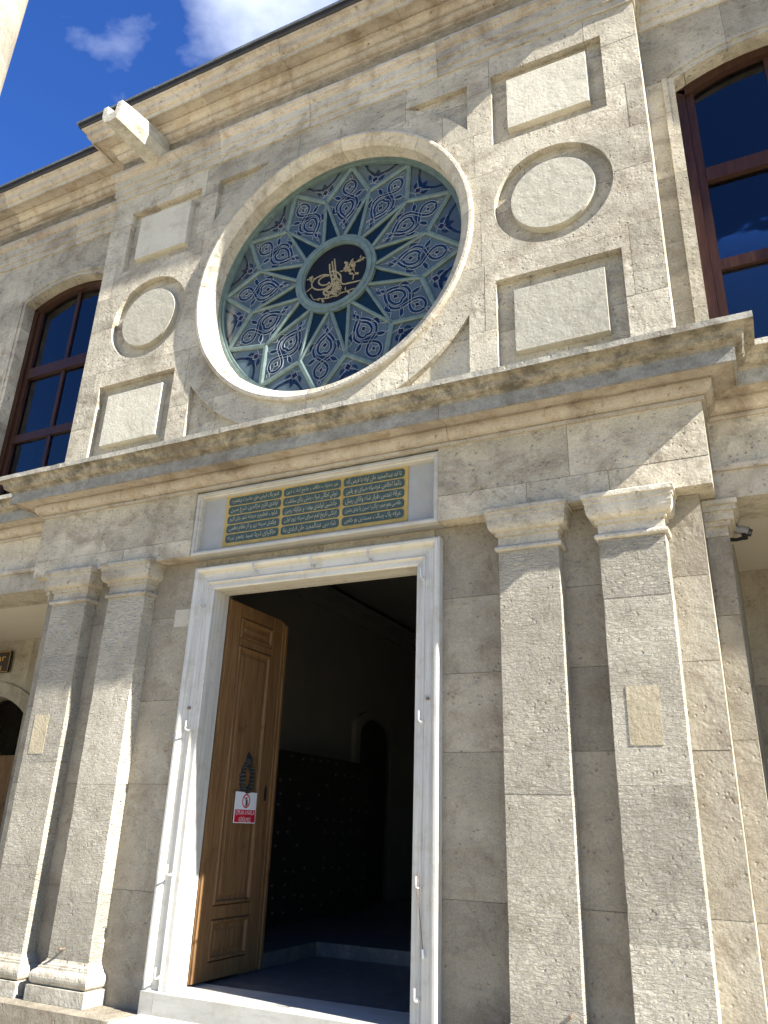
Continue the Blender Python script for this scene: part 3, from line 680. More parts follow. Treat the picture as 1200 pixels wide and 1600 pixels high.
def worn_shaft(xa, xb, y, z0, z1):
    k_ = max(2, int((z1-z0)/0.06)); V, F = [], []
    for q in range(k_+1):
        z = z0+(z1-z0)*q/k_; e = 0.004 if q in (0, k_) else 0.0
        def nk(x, sd): return 0.005+max(0, mnoise.noise(Vector((x*3, sd, z*7)))-0.15)*0.02+abs(mnoise.noise(Vector((x*3, sd+5, z*23))))*0.004
        a, b = nk(xa, 1), nk(xb, 2)
        V += [(xa, YL, z), (xa+e*.3, y+a, z), (xa+a*.7, y+e*.3, z), (xb-b*.7, y+e*.3, z), (xb-e*.3, y+b, z), (xb, YL, z)]
    for q in range(k_):
        for i in range(5): F.append((q*6+i, q*6+i+1, q*6+7+i, q*6+6+i))
    return V, F+[(5, 4, 3, 2, 1, 0), tuple(range(k_*6, k_*6+6))]
for pc, zs, mk_ in ((1.94, [1.44, 1.718], 0), (2.678, [0.62, 1.5, 2.713], 1), (-1.94, [0.62, 1.468, 2.5], 2), (-2.678, [0.8, 1.65, 2.62], 3)):
    xa, xb, y = pc-0.2265, pc+0.2265, -0.162
    pil = box('pilaster', (xa+0.006, xb-0.006, y+0.006, YL-0.0005, -0.15, 3.15), MT['mortar'], mosque)
    zz = [0.13, *zs, 3.145]
    for z0, z1 in zip(zz, zz[1:]):
        j = rnd.uniform(-0.0012, 0.0012); mk('shaft_stone', *worn_shaft(xa+j, xb+j, y+j, z0+G*0.5, z1-G*0.5), MT['shaft'], pil)
    mk('capital', *capital_boxes(xa, xb, y), MT['mold'], pil)
    mk('base', *base_mesh(xa, xb, y), MT['mold'], pil)
    box('plinth', (xa-0.088, xb+0.088, y-0.09, YL, -0.155, -0.046), MT['mold'], pil)
    if mk_ == 1: box('repair_patch', (2.553, 2.757, y-0.0022, y+0.003, 1.74, 2.113), MT['patch'], pil)['label'] = 'tan mortar repair patch let into the pilaster shaft'
    if mk_ == 3: box('repair_patch', (-2.838, -2.655, y-0.0022, y+0.003, 1.725, 2.075), MT['patch'], pil)
    if mk_ in (0, 2): mk('iron_pin', *tube([(pc+(0.15 if mk_ == 0 else -0.06), y+0.01, 0.213), (pc+(0.15 if mk_ == 0 else -0.06), y-0.055, 0.216)], 0.011, 8), MT['iron'], pil)
# --- marble door surround
DP = [(0.0, 0.18), (0.0, -0.045), (0.008, -0.052), (0.05, -0.052), (0.056, -0.066), (0.066, -0.072), (0.076, -0.066), (0.08, -0.058), (0.148, -0.058), (0.154, -0.072), (0.162, -0.092), (0.178, -0.104), (0.196, -0.104), (0.207, -0.094), (0.211, -0.08), (0.211, 0.05)]
def jamb(s):
    V, F = [], []; c = len(DP)
    for z, e in ((0.002, 0), (3.15, 1)):
        for o, y in DP: V.append((s*(1.0+o), y, z+(o if e else 0)))
    F = [(i, i+1, c+i+1, c+i) for i in range(c-1)]+[(c-1, 0, c, 2*c-1), tuple(range(c)), tuple(range(c, 2*c))]
    return V, F
def lintel():
    c = len(DP); V = [(-(1.0+o)+0.001, y, 3.15+o) for o, y in DP]+[((1.0+o)-0.001, y, 3.15+o) for o, y in DP]
    return V, [(i, i+1, c+i+1, c+i) for i in range(c-1)]+[(c-1, 0, c, 2*c-1), tuple(range(c)), tuple(range(c, 2*c))]
df = box('door_surround', (-1.19, 1.19, -0.125, 0.40, -0.16, -0.004), MT['marble_f'], mosque)
df['label'] = 'white marble door surround with threshold'
box('sill_slab', (-1.06, 1.19, -0.128, 0.205, -0.15, 0.0), MT['marble_f'], df); box('sill_slab', (-1.19, -1.063, -0.128, 0.205, -0.15, 0.001), MT['marble_f'], df)
mk('jamb', *jamb(-1), MT['marble'], df); mk('jamb', *jamb(1), MT['marble'], df); mk('lintel', *lintel(), MT['marble_h'], df)
def hook(x, y, z, st=True):
    pts = [(x, y+0.03, z), (x, y-0.02, z), (x, y-0.05, z), (x, y-0.06, z+0.008), (x, y-0.063, z+0.02), (x, y-0.064, z+0.075)]
    V, F = join([tube(pts, 0.008, 8), tube([(x, y+0.002, z), (x, y-0.012, z)], 0.017, 10)])
    mk('hook', V, F, MT['steel'], df)
for x, z in ((-0.548, 3.26), (0.038, 3.25), (0.587, 3.24)): hook(x, -0.058, z)
for x, z in ((-1.075, 2.98), (-1.07, 1.91), (-1.075, 0.80), (-1.07, 0.09), (1.066, 3.03), (1.066, 1.93), (1.066, 0.83), (1.066, 0.17)): hook(x, -0.066, z)
for x, z in ((-1.11, 2.10), (1.11, 2.10)): mk('bolt', *tube([(x, -0.05, z), (x, -0.075, z)], 0.013, 10), MT['iron'], df)
mk('tie_rod', *join([tube([(1.063, -0.09, 0.92), (1.063, -0.09, 0.78)], 0.006, 6), tube([(1.063, -0.088, 0.80), (1.10, -0.075, 0.45)], 0.004, 6)]), MT['iron'], df)
mk('rod_clip', *tube([(1.098, -0.078, 0.465), (1.104, -0.075, 0.41)], 0.008, 8), MT['white'], df)
# --- vestibule behind the door
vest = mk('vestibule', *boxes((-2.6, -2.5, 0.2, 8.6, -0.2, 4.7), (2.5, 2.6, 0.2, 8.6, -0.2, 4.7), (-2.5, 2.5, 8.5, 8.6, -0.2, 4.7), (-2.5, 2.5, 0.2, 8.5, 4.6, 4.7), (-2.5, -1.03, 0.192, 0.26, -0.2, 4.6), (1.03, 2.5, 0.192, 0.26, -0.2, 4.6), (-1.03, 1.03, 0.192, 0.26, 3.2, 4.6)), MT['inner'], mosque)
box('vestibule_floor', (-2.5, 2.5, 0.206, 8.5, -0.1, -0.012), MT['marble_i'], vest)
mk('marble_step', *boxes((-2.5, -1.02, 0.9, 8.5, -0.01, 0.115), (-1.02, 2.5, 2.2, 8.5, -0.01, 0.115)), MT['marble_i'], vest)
mk('ceiling_moulding', *boxes((-2.5, -2.40, 0.3, 8.5, 4.36, 4.44), (-2.5, -2.44, 0.3, 8.5, 4.24, 4.36), (-2.5, -2.3, 0.3, 8.5, 4.44, 4.5)), MT['inner'], vest)
def nichearch(y0, y1, zt, xw):
    V, F = [], []; n = 12; c = (y0+y1)/2; h = (y1-y0)/2; zs = zt-0.28
    P = [(y0, 0.1), (y0, zs)]+[(c-h*math.cos(math.pi*i/n), zs+0.28*math.sin(math.pi*i/n)) for i in range(1, n)]+[(y1, zs), (y1, 0.1)]
    Q = [(c+(y-c)*0.78, z-(0.12 if z > 0.2 else 0)) for y, z in P]
    k = len(P)
    for y, z in P: V.append((xw, y, z))
    for y, z in Q: V.append((xw, y, z))
    for y, z in P: V.append((-2.5, y, z))
    for i in range(k-1): F += [(i, i+1, k+i+1, k+i), (i, 2*k+i, 2*k+i+1, i+1)]
    return V, F
NV, NF = nichearch(5.5, 6.9, 2.92, -2.42)
mk('inner_arch', NV, NF, MT['inner'], vest)
kq = len(NV)//3; mk('doorway_shade_panel', [(-2.49, y, z) for x, y, z in NV[kq:2*kq]], [tuple(range(kq))], MT['cab'], vest)  # dark flat panel in cabinet colour stands in for shade inside the arched opening
# --- oak door leaf, opened inwards
leaf_o = Vector((-0.985, 0.20, 0.012))
lf = box('door_leaf', (-1.05, -1.005, 0.20, 1.17, 0.012, 3.125), MT['door'], mosque); lf['label'] = 'panelled oak door leaf standing open inwards'
XF = -1.005
def dbox(nm, y0, y1, z0, z1, e): return box(nm, (XF-0.0, XF+e, y0, y1, z0, z1), MT['door'], lf)
dbox('hinge_stile', 0.205, 0.385, 0.014, 3.122, 0.022); dbox('lock_stile', 0.93, 1.085, 0.014, 3.122, 0.022)
for z0, z1 in ((0.014, 0.14), (0.455, 0.55), (2.735, 2.80), (3.0, 3.122)): dbox('rail', 0.387, 0.928, z0, z1, 0.021)
def panel(z0, z1):
    V, F = [], []
    for e, ins in ((0.003, 0.0), (0.028, 0.012), (0.026, 0.03), (0.006, 0.042), (0.006, 0.07), (0.014, 0.09)):
        V += [(XF+e, 0.389+ins, z0+ins), (XF+e, 0.926-ins, z0+ins), (XF+e, 0.926-ins, z1-ins), (XF+e, 0.389+ins, z1-ins)]
    for i in range(5):
        for j in range(4): F.append((i*4+j, i*4+(j+1) % 4, i*4+4+(j+1) % 4, i*4+4+j))
    F.append((20, 21, 22, 23)); mk('door_panel', V, F, MT['door'], lf)
for q in ((0.142, 0.453), (0.552, 2.733), (2.802, 2.998)): panel(*q)
mk('astragal', *boxes((XF, XF+0.032, 1.087, 1.12, 0.014, 3.10), (XF, XF+0.045, 1.122, 1.155, 0.014, 3.08), (XF, XF+0.028, 1.157, 1.18, 0.014, 3.07)), MT['door'], lf)
mk('keyhole_plate', *join([boxes((XF+0.0225, XF+0.026, 0.995, 1.03, 1.41, 1.50)), tube([(XF+0.02, 1.012, 1.50), (XF+0.0265, 1.012, 1.50)], 0.0175, 10), tube([(XF+0.02, 1.012, 1.41), (XF+0.0265, 1.012, 1.41)], 0.0175, 10)]), MT['bronze'], lf)
# wreath-like bronze knocker
kp = []; kc = (0.70, 1.60)
for i in range(22):
    a = 2*math.pi*i/22; rx, rz = 0.075, 0.12
    y, z = kc[0]+rx*math.sin(a), kc[1]-0.02+rz*math.cos(a)
    r = random.uniform(0.017, 0.03)
    kp.append(tube([(XF+0.012, y-r, z-r*0.5), (XF+0.035, y, z), (XF+0.014, y+r*0.8, z+r)], [r*0.4, r, r*0.3], 6))
kp.append(tube([(XF+0.012, kc[0], 1.70), (XF+0.03, kc[0], 1.74), (XF+0.012, kc[0], 1.80)], [0.045, 0.035, 0.006], 8))
kp.append(tube([(XF+0.012, kc[0]-0.045, 1.46), (XF+0.03, kc[0], 1.47), (XF+0.012, kc[0]+0.045, 1.46)], [0.02, 0.032, 0.02], 8))
mk('door_knocker', *join(kp), MT['bronze'], lf)
# --- star window
rose = mk('star_window', [], [], MT['green'], mosque, origin=(0, 0.05, 6.41))
def ringmesh(r0, r1, y0, y1, n=96):
    V, F = [], []
    for i in range(n):
        a = 2*math.pi*i/n; c, s_ = math.cos(a), math.sin(a)
        V += [(r0*c, y0, r0*s_), (r1*c, y0, r1*s_), (r1*c, y1, r1*s_), (r0*c, y1, r0*s_)]
    for i in range(n):
        k = (i+1) % n
        for j in range(4): F.append((i*4+j, i*4+(j+1) % 4, k*4+(j+1) % 4, k*4+j))
    return V, F
def local(name, VF, m, parent, rot=0.0, me=None):
    if me is None:
        me = bpy.data.meshes.new(name); me.from_pydata(VF[0], [], VF[1]); me.materials.append(m); me.update()
    o = bpy.data.objects.new(name, me); COL.objects.link(o); o.parent = parent; o.rotation_euler = (0, -rot, 0); WL[o] = WL[parent].copy(); return o
V, F = join([ringmesh(1.375, 1.432, -0.03, 0.04), ringmesh(1.40, 1.432, -0.05, -0.03)])
me = rose.data; me.from_pydata(V, [], F); me.update()
D = math.radians
def pol(r, a): return (r*math.cos(D(a)), r*math.sin(D(a)))
def barm(p, q, wd, y0=-0.022, y1=0.02):
    p, q = Vector(p), Vector(q); d = (q-p).normalized(); n = Vector((-d.y, d.x))*wd/2; e = d*0.008
    A, B = p-e, q+e
    poly = [A-n, B-n, B+n, A+n]; k = n*0.45
    V = [(v.x, y0+0.01, v.y) for v in poly]+[(v.x, y1, v.y) for v in poly]+[(v.x, y0, v.y) for v in (A-k, B-k, B+k, A+k)]
    F = [(8, 9, 10, 11), (0, 1, 9, 8), (1, 2, 10, 9), (2, 3, 11, 10), (3, 0, 8, 11), (0, 4, 5, 1), (1, 5, 6, 2), (2, 6, 7, 3), (3, 7, 4, 0), (7, 6, 5, 4)]
    return V, F
bm_ = [local('star_bar', barm(pol(0.45, -13), pol(1.02, 0), 0.036), MT['green'], rose).data, local('star_bar', barm(pol(0.45, 13), pol(1.02, 0), 0.036), MT['green'], rose).data,
       local('petal_bar', barm(pol(1.02, 0), pol(1.385, 15), 0.052), MT['green'], rose).data, local('petal_bar', barm(pol(1.02, 0), pol(1.385, -15), 0.052), MT['green'], rose).data]
ch = list(rose.children)
for o in ch: o.rotation_euler = (0, -D(10), 0)
for k in range(1, 12):
    for me_ in bm_: local(me_.name.split('.')[0], None, None, rose, D(10+30*k), me_)
def flat(poly, y0=0.004, y1=0.012): return prism(poly, y0, y1)
def cat(pts, n=6):
    P = [Vector(p) for p in pts]; P = [2*P[0]-P[1]]+P+[2*P[-1]-P[-2]]; o = []
    for i in range(1, len(P)-2):
        for j in range(n):
            t = j/n; a, b, c, d = P[i-1:i+3]
            o.append(0.5*((2*b)+(c-a)*t+(2*a-5*b+4*c-d)*t*t+(3*b-a-3*c+d)*t**3))
    o.append(P[-2]); return o
def ribbon(pts, w0, y0, y1, n=6, taper=False, sm=True):
    P = cat(pts, n) if sm and len(pts) > 2 else [Vector(p) for p in pts]; L_, R_ = [], []; k = len(P)
    for i, p in enumerate(P):
        d = (P[min(i+1, k-1)]-P[max(i-1, 0)]); d = d.normalized() if d.length else Vector((1, 0)); nn = Vector((-d.y, d.x))
        w_ = w0*(math.sin(math.pi*(0.08+0.84*i/(k-1))) if taper else 1.0)/2
        L_.append(p+nn*w_); R_.append(p-nn*w_)
    V = [(p.x, y0, p.y) for p in L_]+[(p.x, y0, p.y) for p in R_]+[(p.x, y1, p.y) for p in L_]+[(p.x, y1, p.y) for p in R_]
    F = []
    for i in range(k-1): F += [(i, i+1, k+i+1, k+i), (i, 2*k+i, 2*k+i+1, i+1), (k+i, k+i+1, 3*k+i+1, 3*k+i)]
    return V, F
# petal (axis along +x, from hub .46 to tip 1.385)
petal = [pol(0.455, -2.2), pol(1.02, -15), (1.385, 0), pol(1.02, 15), pol(0.455, 2.2)]
pm_ = flat(petal)
def mir(p): return [(x, -z) for x, z in p]
bands = [[(0.70, 0.02), (0.76, 0.075), (0.86, 0.125), (0.95, 0.10), (1.00, 0.03), (1.05, -0.04), (1.11, -0.075), (1.18, -0.055), (1.215, 0.0)],
         [(0.74, 0.0), (0.80, 0.06), (0.88, 0.075), (0.93, 0.04), (0.92, 0.0)],
         [(0.97, 0.075), (1.01, 0.13), (1.03, 0.17)], [(0.80, 0.10), (0.83, 0.15), (0.90, 0.165)]]
gl, ld = [], []
for bnd in bands:
    for q in (bnd, mir(bnd)):
        tp_ = len(bnd) == 3; gl.append(ribbon(q, 0.030 if not tp_ else 0.045, 0.0, 0.006, 6, tp_))
        for s_ in (-1, 1):
            P = cat(q, 5); k = len(P); off = []
            for i, p in enumerate(P):
                d = (P[min(i+1, k-1)]-P[max(i-1, 0)]).normalized(); w_ = 0.016 if not tp_ else 0.024*math.sin(math.pi*(0.08+0.84*i/(k-1)))
                off.append(p+Vector((-d.y, d.x))*s_*w_)
            ld.append(ribbon([tuple(v) for v in off], 0.0042, -0.003, 0.004, 1, False, False))
def diamond(cx, cz, a, b): return [(cx-a, cz), (cx, cz-b), (cx+a, cz), (cx, cz+b)]
mar = []
for d_ in (diamond(0.835, 0.0, 0.035, 0.03), diamond(1.115, 0.0, 0.032, 0.025), diamond(0.665, 0.0, 0.045, 0.024), diamond(1.255, 0.0, 0.035, 0.02), diamond(0.60, 0, 0.03, 0.012)):
    mar.append(flat(d_, 0.0, 0.006)); ld.append(ribbon(d_+d_[:1], 0.006, -0.003, 0.004, 1, False, False))
lfp = [(0.95, -0.07), (0.985, -0.02), (1.02, 0.055)]
gl.append(ribbon([(0.94, -0.085), (0.985, 0.0), (1.01, 0.085)], 0.05, -0.001, 0.006, 6, True))
gl.append(ribbon([(0.60, -0.035), (0.66, 0.0), (0.72, 0.05)], 0.034, -0.001, 0.006, 6, True))
for a, b in (((1.03, 0.17), (1.03, 0.245)), ((0.90, 0.165), (0.93, 0.225)), ((0.70, 0.02), (0.64, 0.06)), ((1.215, 0), (1.33, 0)), ((0.57, 0), (0.50, 0)), ((0.835, 0.03), (0.87, 0.06)), ((0.835, -0.03), (0.87, -0.06)), ((1.115, 0.025), (1.12, 0.06)), ((0.80, 0), (0.745, 0)), ((0.87, 0), (0.92, 0)), ((1.15, 0), (1.21, 0)), ((1.08, 0), (1.03, 0))):
    for q in ((a, b), (mir([a])[0], mir([b])[0])): ld.append(ribbon(list(q), 0.005, -0.003, 0.004, 1, False, False))
# corner cell (axis +x) between two petals
corner = [pol(1.03, 0), pol(1.395, -14.2), pol(1.40, -9.5), pol(1.405, -5), pol(1.405, 0), pol(1.405, 5), pol(1.40, 9.5), pol(1.395, 14.2)]
fg, fl_, fm_ = [], [], []
d_ = diamond(1.17, 0, 0.045, 0.04); fm_.append(flat(d_, 0.0, 0.006)); fl_.append(ribbon(d_+d_[:1], 0.005, -0.003, 0.004, 1, False, False))
for s_ in (-1, 1):
    fg.append(ribbon([(1.20, s_*0.01), (1.235, s_*0.045), (1.25, s_*0.10)], 0.05, 0.0, 0.006, 6, True)); fg.append(ribbon([(1.17, s_*0.04), (1.19, s_*0.075), (1.24, s_*0.09)], 0.03, 0.0, 0.006, 6, True))
    fl_.append(ribbon([(1.20, s_*0.02), (1.225, s_*0.07), (1.25, s_*0.105)], 0.005, -0.003, 0.004, 5)); fg.append(ribbon([(1.25, s_*0.06), (1.30, s_*0.14), (1.355, s_*0.19), (1.37, s_*0.24)], 0.022, 0.0, 0.005, 5))
    fl_.append(ribbon([(1.13, 0), (1.11, s_*0.05), (1.12, s_*0.085)], 0.005, -0.003, 0.004, 4))
fg.append(ribbon([(1.21, 0), (1.25, 0.0), (1.30, 0.0)], 0.05, 0.0, 0.006, 5, True))
# star cell (axis +x)
star = [pol(0.455, -12.6), pol(1.0, 0), pol(0.455, 12.6)]
protos = [('petal_pane', pm_, 'pane', 25), ('petal_glass', join(gl), 'blue', 25), ('petal_jewels', join(mar), 'maroon', 25), ('petal_leading', join(ld), 'lead', 25),
          ('corner_pane', flat(corner), 'pane', 10), ('corner_flower', join(fg), 'blue', 10), ('corner_jewel', join(fm_), 'maroon', 10), ('corner_leading', join(fl_), 'lead', 10), ('star_pane', flat(star), 'teal', 10)]
for nm, vf, m_, a0 in protos:
    o = local(nm, vf, MT[m_], rose, D(a0)); st_ = nm == 'petal_jewels'
    if st_: o['kind'] = 'stuff'
    for k in range(1, 12):
        q_ = local(nm, None, None, rose, D(a0+30*k), o.data)
        if st_: q_['kind'] = 'stuff'
local('hub_ring', join([ringmesh(0.365, 0.465, -0.03, 0.02, 72), ringmesh(0.385, 0.425, -0.042, -0.028, 72)]), MT['green'], rose)
local('hub_medallion', flat(circle(0, 0, 0.37, 64), 0.0, 0.012), MT['black'], rose)
TG = {'sh1': [(-0.084, 0.159), (-0.072, 0.057), (-0.045, -0.048), (-0.03, -0.127)], 'sh2': [(-0.055, 0.182), (-0.037, 0.068), (-0.01, -0.048)], 'sh3': [(-0.029, 0.206), (-0.011, 0.081), (0.01, -0.055)],
'egg1': [(-0.074, 0.015), (-0.121, 0.034), (-0.162, 0.041), (-0.242, 0.026), (-0.281, -0.021), (-0.273, -0.072), (-0.231, -0.115), (-0.179, -0.136), (-0.118, -0.142), (-0.07, -0.12)],
'egg2': [(-0.077, 0.011), (-0.14, 0.02), (-0.189, -0.002), (-0.199, -0.042), (-0.163, -0.083), (-0.102, -0.096), (-0.068, -0.072)],
'cur1': [(-0.071, 0.041), (-0.041, 0.053), (0.01, 0.025), (0.055, -0.032), (0.064, -0.093)], 'cur2': [(-0.063, 0.001), (-0.018, -0.003), (0.025, -0.06), (0.069, -0.126), (0.1, -0.152), (0.168, -0.16), (0.294, -0.168)],
'tail': [(-0.273, -0.072), (-0.31, -0.095), (-0.344, -0.112)],
'b1': [(-0.045, -0.048), (0.026, -0.07), (0.058, -0.112), (-0.032, -0.095), (0.061, -0.155), (-0.029, -0.138), (0.073, -0.196), (-0.036, -0.178), (0.065, -0.23), (-0.065, -0.201), (0.028, -0.261)],
'b2': [(-0.025, -0.043), (-0.059, -0.139), (-0.126, -0.171), (-0.119, -0.211), (-0.073, -0.23), (-0.035, -0.199), (-0.011, -0.112), (0.007, -0.075), (0.016, -0.226)],
'b3': [(-0.07, -0.114), (-0.098, -0.148), (-0.08, -0.196), (0.015, -0.204), (0.04, -0.128)],
'fl1': [(0.094, 0.122), (0.145, 0.083), (0.117, 0.06), (0.187, 0.037), (0.13, 0.013), (0.209, -0.013), (0.162, -0.04), (0.266, -0.073)],
'fl2': [(0.184, 0.103), (0.147, 0.05), (0.222, -0.07), (0.135, 0.097), (0.2, -0.031), (0.098, 0.045), (0.215, 0.06)],
'br1': [(0.205, 0.063), (0.253, 0.09), (0.335, 0.1)], 'br2': [(0.212, -0.066), (0.206, -0.1), (0.201, -0.131)], 'br3': [(0.05, 0.018), (0.08, 0.02), (0.109, 0.031)],
'bot': [(-0.288, -0.164), (-0.253, -0.228), (-0.221, -0.248), (-0.171, -0.253), (-0.08, -0.272), (-0.021, -0.267), (0.029, -0.277), (0.067, -0.257), (0.135, -0.252), (0.231, -0.245)],
'lf': [(-0.345, 0.037), (-0.305, 0.046), (-0.263, 0.032)], 'stem1': [(-0.08, -0.27), (-0.07, -0.25), (-0.062, -0.233)], 'stem2': [(0.024, -0.275), (0.02, -0.25), (0.016, -0.226)]}
tg = []; lay = 0.0
for k_, p_ in TG.items():
    wd = 0.016 if k_[:2] in ('sh', 'eg', 'cu') else 0.022 if k_[:2] in ('fl', 'b1', 'b2', 'b3') else 0.011; lay += 0.00012
    tg.append(ribbon(p_, wd, -0.004-lay, 0.001, 8))
rg = random.Random(8)
for (cx, cz), n_, sp_ in (((0.165, 0.03), 26, 0.065), ((0.0, -0.16), 18, 0.06), ((-0.15, -0.265), 8, 0.05), ((0.16, -0.25), 8, 0.05), ((-0.30, 0.035), 6, 0.03), ((0.30, 0.095), 5, 0.03)):
    for i in range(n_):
        x, z = rg.gauss(cx, sp_*0.55), rg.gauss(cz, sp_*0.55); a = rg.uniform(0, 6.28); l_ = rg.uniform(0.012, 0.028); lay += 0.00004
        if math.hypot(x, z) < 0.335: tg.append(ribbon([(x-l_*math.cos(a), z-l_*math.sin(a)), (x+0.006*math.sin(a), z), (x+l_*math.cos(a), z+l_*math.sin(a))], 0.013, -0.004-lay, 0.0, 4, True))
local('gold_monogram', join(tg), MT['gold'], rose)
# ------------------------------------------------------------------ text helpers
def text_mesh(body, font_res=2):
    cu = bpy.data.curves.new('lettering', 'FONT'); cu.body = body; cu.resolution_u = font_res; cu.size = 1.0; cu.extrude = 0.02
    o = bpy.data.objects.new('lettering', cu); COL.objects.link(o)
    dg = bpy.context.evaluated_depsgraph_get(); m_ = bpy.data.meshes.new_from_object(o.evaluated_get(dg), depsgraph=dg)
    V = [tuple(v.co) for v in m_.vertices]; F = [tuple(p.vertices) for p in m_.polygons]
    bpy.data.objects.remove(o); bpy.data.meshes.remove(m_); bpy.data.curves.remove(cu)
    return V, F
def fit_text(body, wmax, hmax, stretch=False):
    V, F = text_mesh(body)
    xs = [v[0] for v in V]; ys = [v[1] for v in V]
    sx = wmax/(max(xs)-min(xs)); sy = hmax/(max(ys)-min(ys))
    if not stretch: sx = sy = min(sx, sy)
    cx, cy = (max(xs)+min(xs))/2, (max(ys)+min(ys))/2
    return [((x-cx)*sx, (y-cy)*sy, z*min(sx, sy)) for x, y, z in V], F
FORMS = {}
for cp in list(range(0xFB50, 0xFE00))+list(range(0xFE70, 0xFEFD)):
    d_ = unicodedata.decomposition(chr(cp)).split()
    if len(d_) == 2 and d_[0] in ('<isolated>', '<initial>', '<medial>', '<final>'): FORMS.setdefault(chr(int(d_[1], 16)), {})[d_[0][1:4]] = chr(cp)
def shape_ar(s_):
    o = []
    for i, c in enumerate(s_):
        f = FORMS.get(c)
        if not f: o.append(c); continue
        pv_ = i > 0 and 'ini' in FORMS.get(s_[i-1], {}); nx = 'ini' in f and i+1 < len(s_) and 'fin' in FORMS.get(s_[i+1], {})
        key = 'med' if pv_ and nx else 'ini' if nx else 'fin' if pv_ else 'iso'
        o.append(f.get(key) or f.get('iso') or c)
    return ''.join(reversed(o))
# ------------------------------------------------------------------ inscription panel above the door
PX, PZ0, PZ1, PY = 1.226, 3.453, 4.072, -0.172
insc = box('inscription_panel', (-PX, PX, -0.11, 0.02, PZ0-0.001, PZ1), MT['marble_g'], None, origin=(0, -0.1, PZ0))
tag(insc, 'marble panel over the doorway with gilt-framed green tablets of calligraphy', 'inscription')
fp = [(0.0, PY+0.075), (0.0, PY), (0.022, PY-0.004), (0.032, PY-0.002), (0.036, PY+0.014), (0.048, PY+0.02), (0.054, PY+0.04), (0.058, PY+0.065)]
def frame_side(a, b, n_):  # a,b = outer corners, profile inset toward inside
    V, F = [], []; c = len(fp)
    for (x, z), sx, sz in ((a, -1 if a[0] > 0 else 1, -1 if a[1] > 3.7 else 1), (b, -1 if b[0] > 0 else 1, -1 if b[1] > 3.7 else 1)):
        V += [(x+sx*o, y, z+sz*o) for o, y in fp]
    F = [(i, i+1, c+i+1, c+i) for i in range(c-1)]+[(c-1, 0, c, 2*c-1)]
    mk(n_, V, F, MT['marble_p'], insc)
for a, b in (((-PX, PZ0), (PX, PZ0)), ((PX, PZ0), (PX, PZ1)), ((PX, PZ1), (-PX, PZ1)), ((-PX, PZ1), (-PX, PZ0))): frame_side(a, b, 'frame_moulding')
GX0, GX1, GZ0, GZ1 = -0.918, 0.938, 3.522, 4.0195
box('gilt_border', (GX0, GX1, -0.117, -0.109, GZ0, GZ1), MT['yellow'], insc)
def rrect(x0, x1, z0, z1, r, n=5):
    o = []
    for cx, cz, a0 in ((x1-r, z0+r, -90), (x1-r, z1-r, 0), (x0+r, z1-r, 90), (x0+r, z0+r, 180)):
        o += [(cx+r*math.cos(D(a0+90*i/n)), cz+r*math.sin(D(a0+90*i/n))) for i in range(n+1)]
    return o
COLS = [(0.325, 0.905), (-0.287, 0.297), (-0.885, -0.312)]
LINES = [['تا ابد عبدالمجید خان اوله با فیض آله', 'دائما اخلاص عرضیله صبای بو یقین', 'عرقة تندس طراز شاه والای رسل', 'خاصی هم حجره پاکیزه سین یا یدی متین', 'خرقه پاک رسالت مسندین بو خاص'],
         ['نور محراب خلافت جامع آداب دین', 'دوش اجلالی شرف بخش ردای سلطنت', 'جانشین اولندی بونده و عزایله زمین', 'ایتکی تاریخ لهم سرای سینه زیور اولی', 'شاه دین عبدالمجید خان قیلدی بنا'],
         ['قیم پاک لیش حق حضرت پیغمبره', 'اولدی لازم عزالدین شرع مبین', 'قیلوب تعظیم و حرمتله شهر جای اکرم', 'چکدی سینه زیر و از نظام نظمی', 'خاکپای ذریا سید یعمر نبیه']]
PT = (GZ1-0.022-(GZ0+0.02))/5
for ci, (x0, x1) in enumerate(COLS):
    for ri in range(5):
        z1 = GZ1-0.022-ri*PT; z0 = z1-PT+0.013
        ct = mk('tablet', *prism(rrect(x0, x1, z0, z1, 0.026), -0.1205, -0.112), MT['cart'], insc)
        V, F = fit_text(shape_ar(LINES[ci][ri]), (x1-x0)*0.90, 0.062, True)
        mk('calligraphy', [(x+(x0+x1)/2, -0.1215-z*0.04, y+(z0+z1)/2) for x, y, z in V], F, MT['script'], ct)
# ------------------------------------------------------------------ warning sign on the door
SX = XF+0.034; sy0, sy1, sz0, sz1 = 0.535, 0.862, 1.195, 1.455
ws = box('warning_sign', (SX, SX+0.004, sy0, sy1, sz0, sz1), MT['white'], None, origin=(SX, (sy0+sy1)/2, sz0))
tag(ws, 'white and red barefoot prohibition sign hung on the oak door', 'sign')
box('red_band', (SX+0.0035, SX+0.0048, sy0+0.008, sy1-0.008, sz0+0.008, sz0+0.112), MT['red'], ws)
def on_door(V, cy, cz, e): return [(SX+e+z*0.02, cy+x, cz+y) for x, y, z in V]
for body, cz in (('ÇIPLAK AYAKLA', sz0+0.084), ('GİRİLMEZ', sz0+0.036)):
    V, F = fit_text(body, 0.285 if 'A' in body else 0.18, 0.044, True); mk('lettering', on_door(V, (sy0+sy1)/2, cz, 0.0056), F, MT['white'], ws)
cy_, cz_ = (sy0+sy1)/2+0.0, sz0+0.185
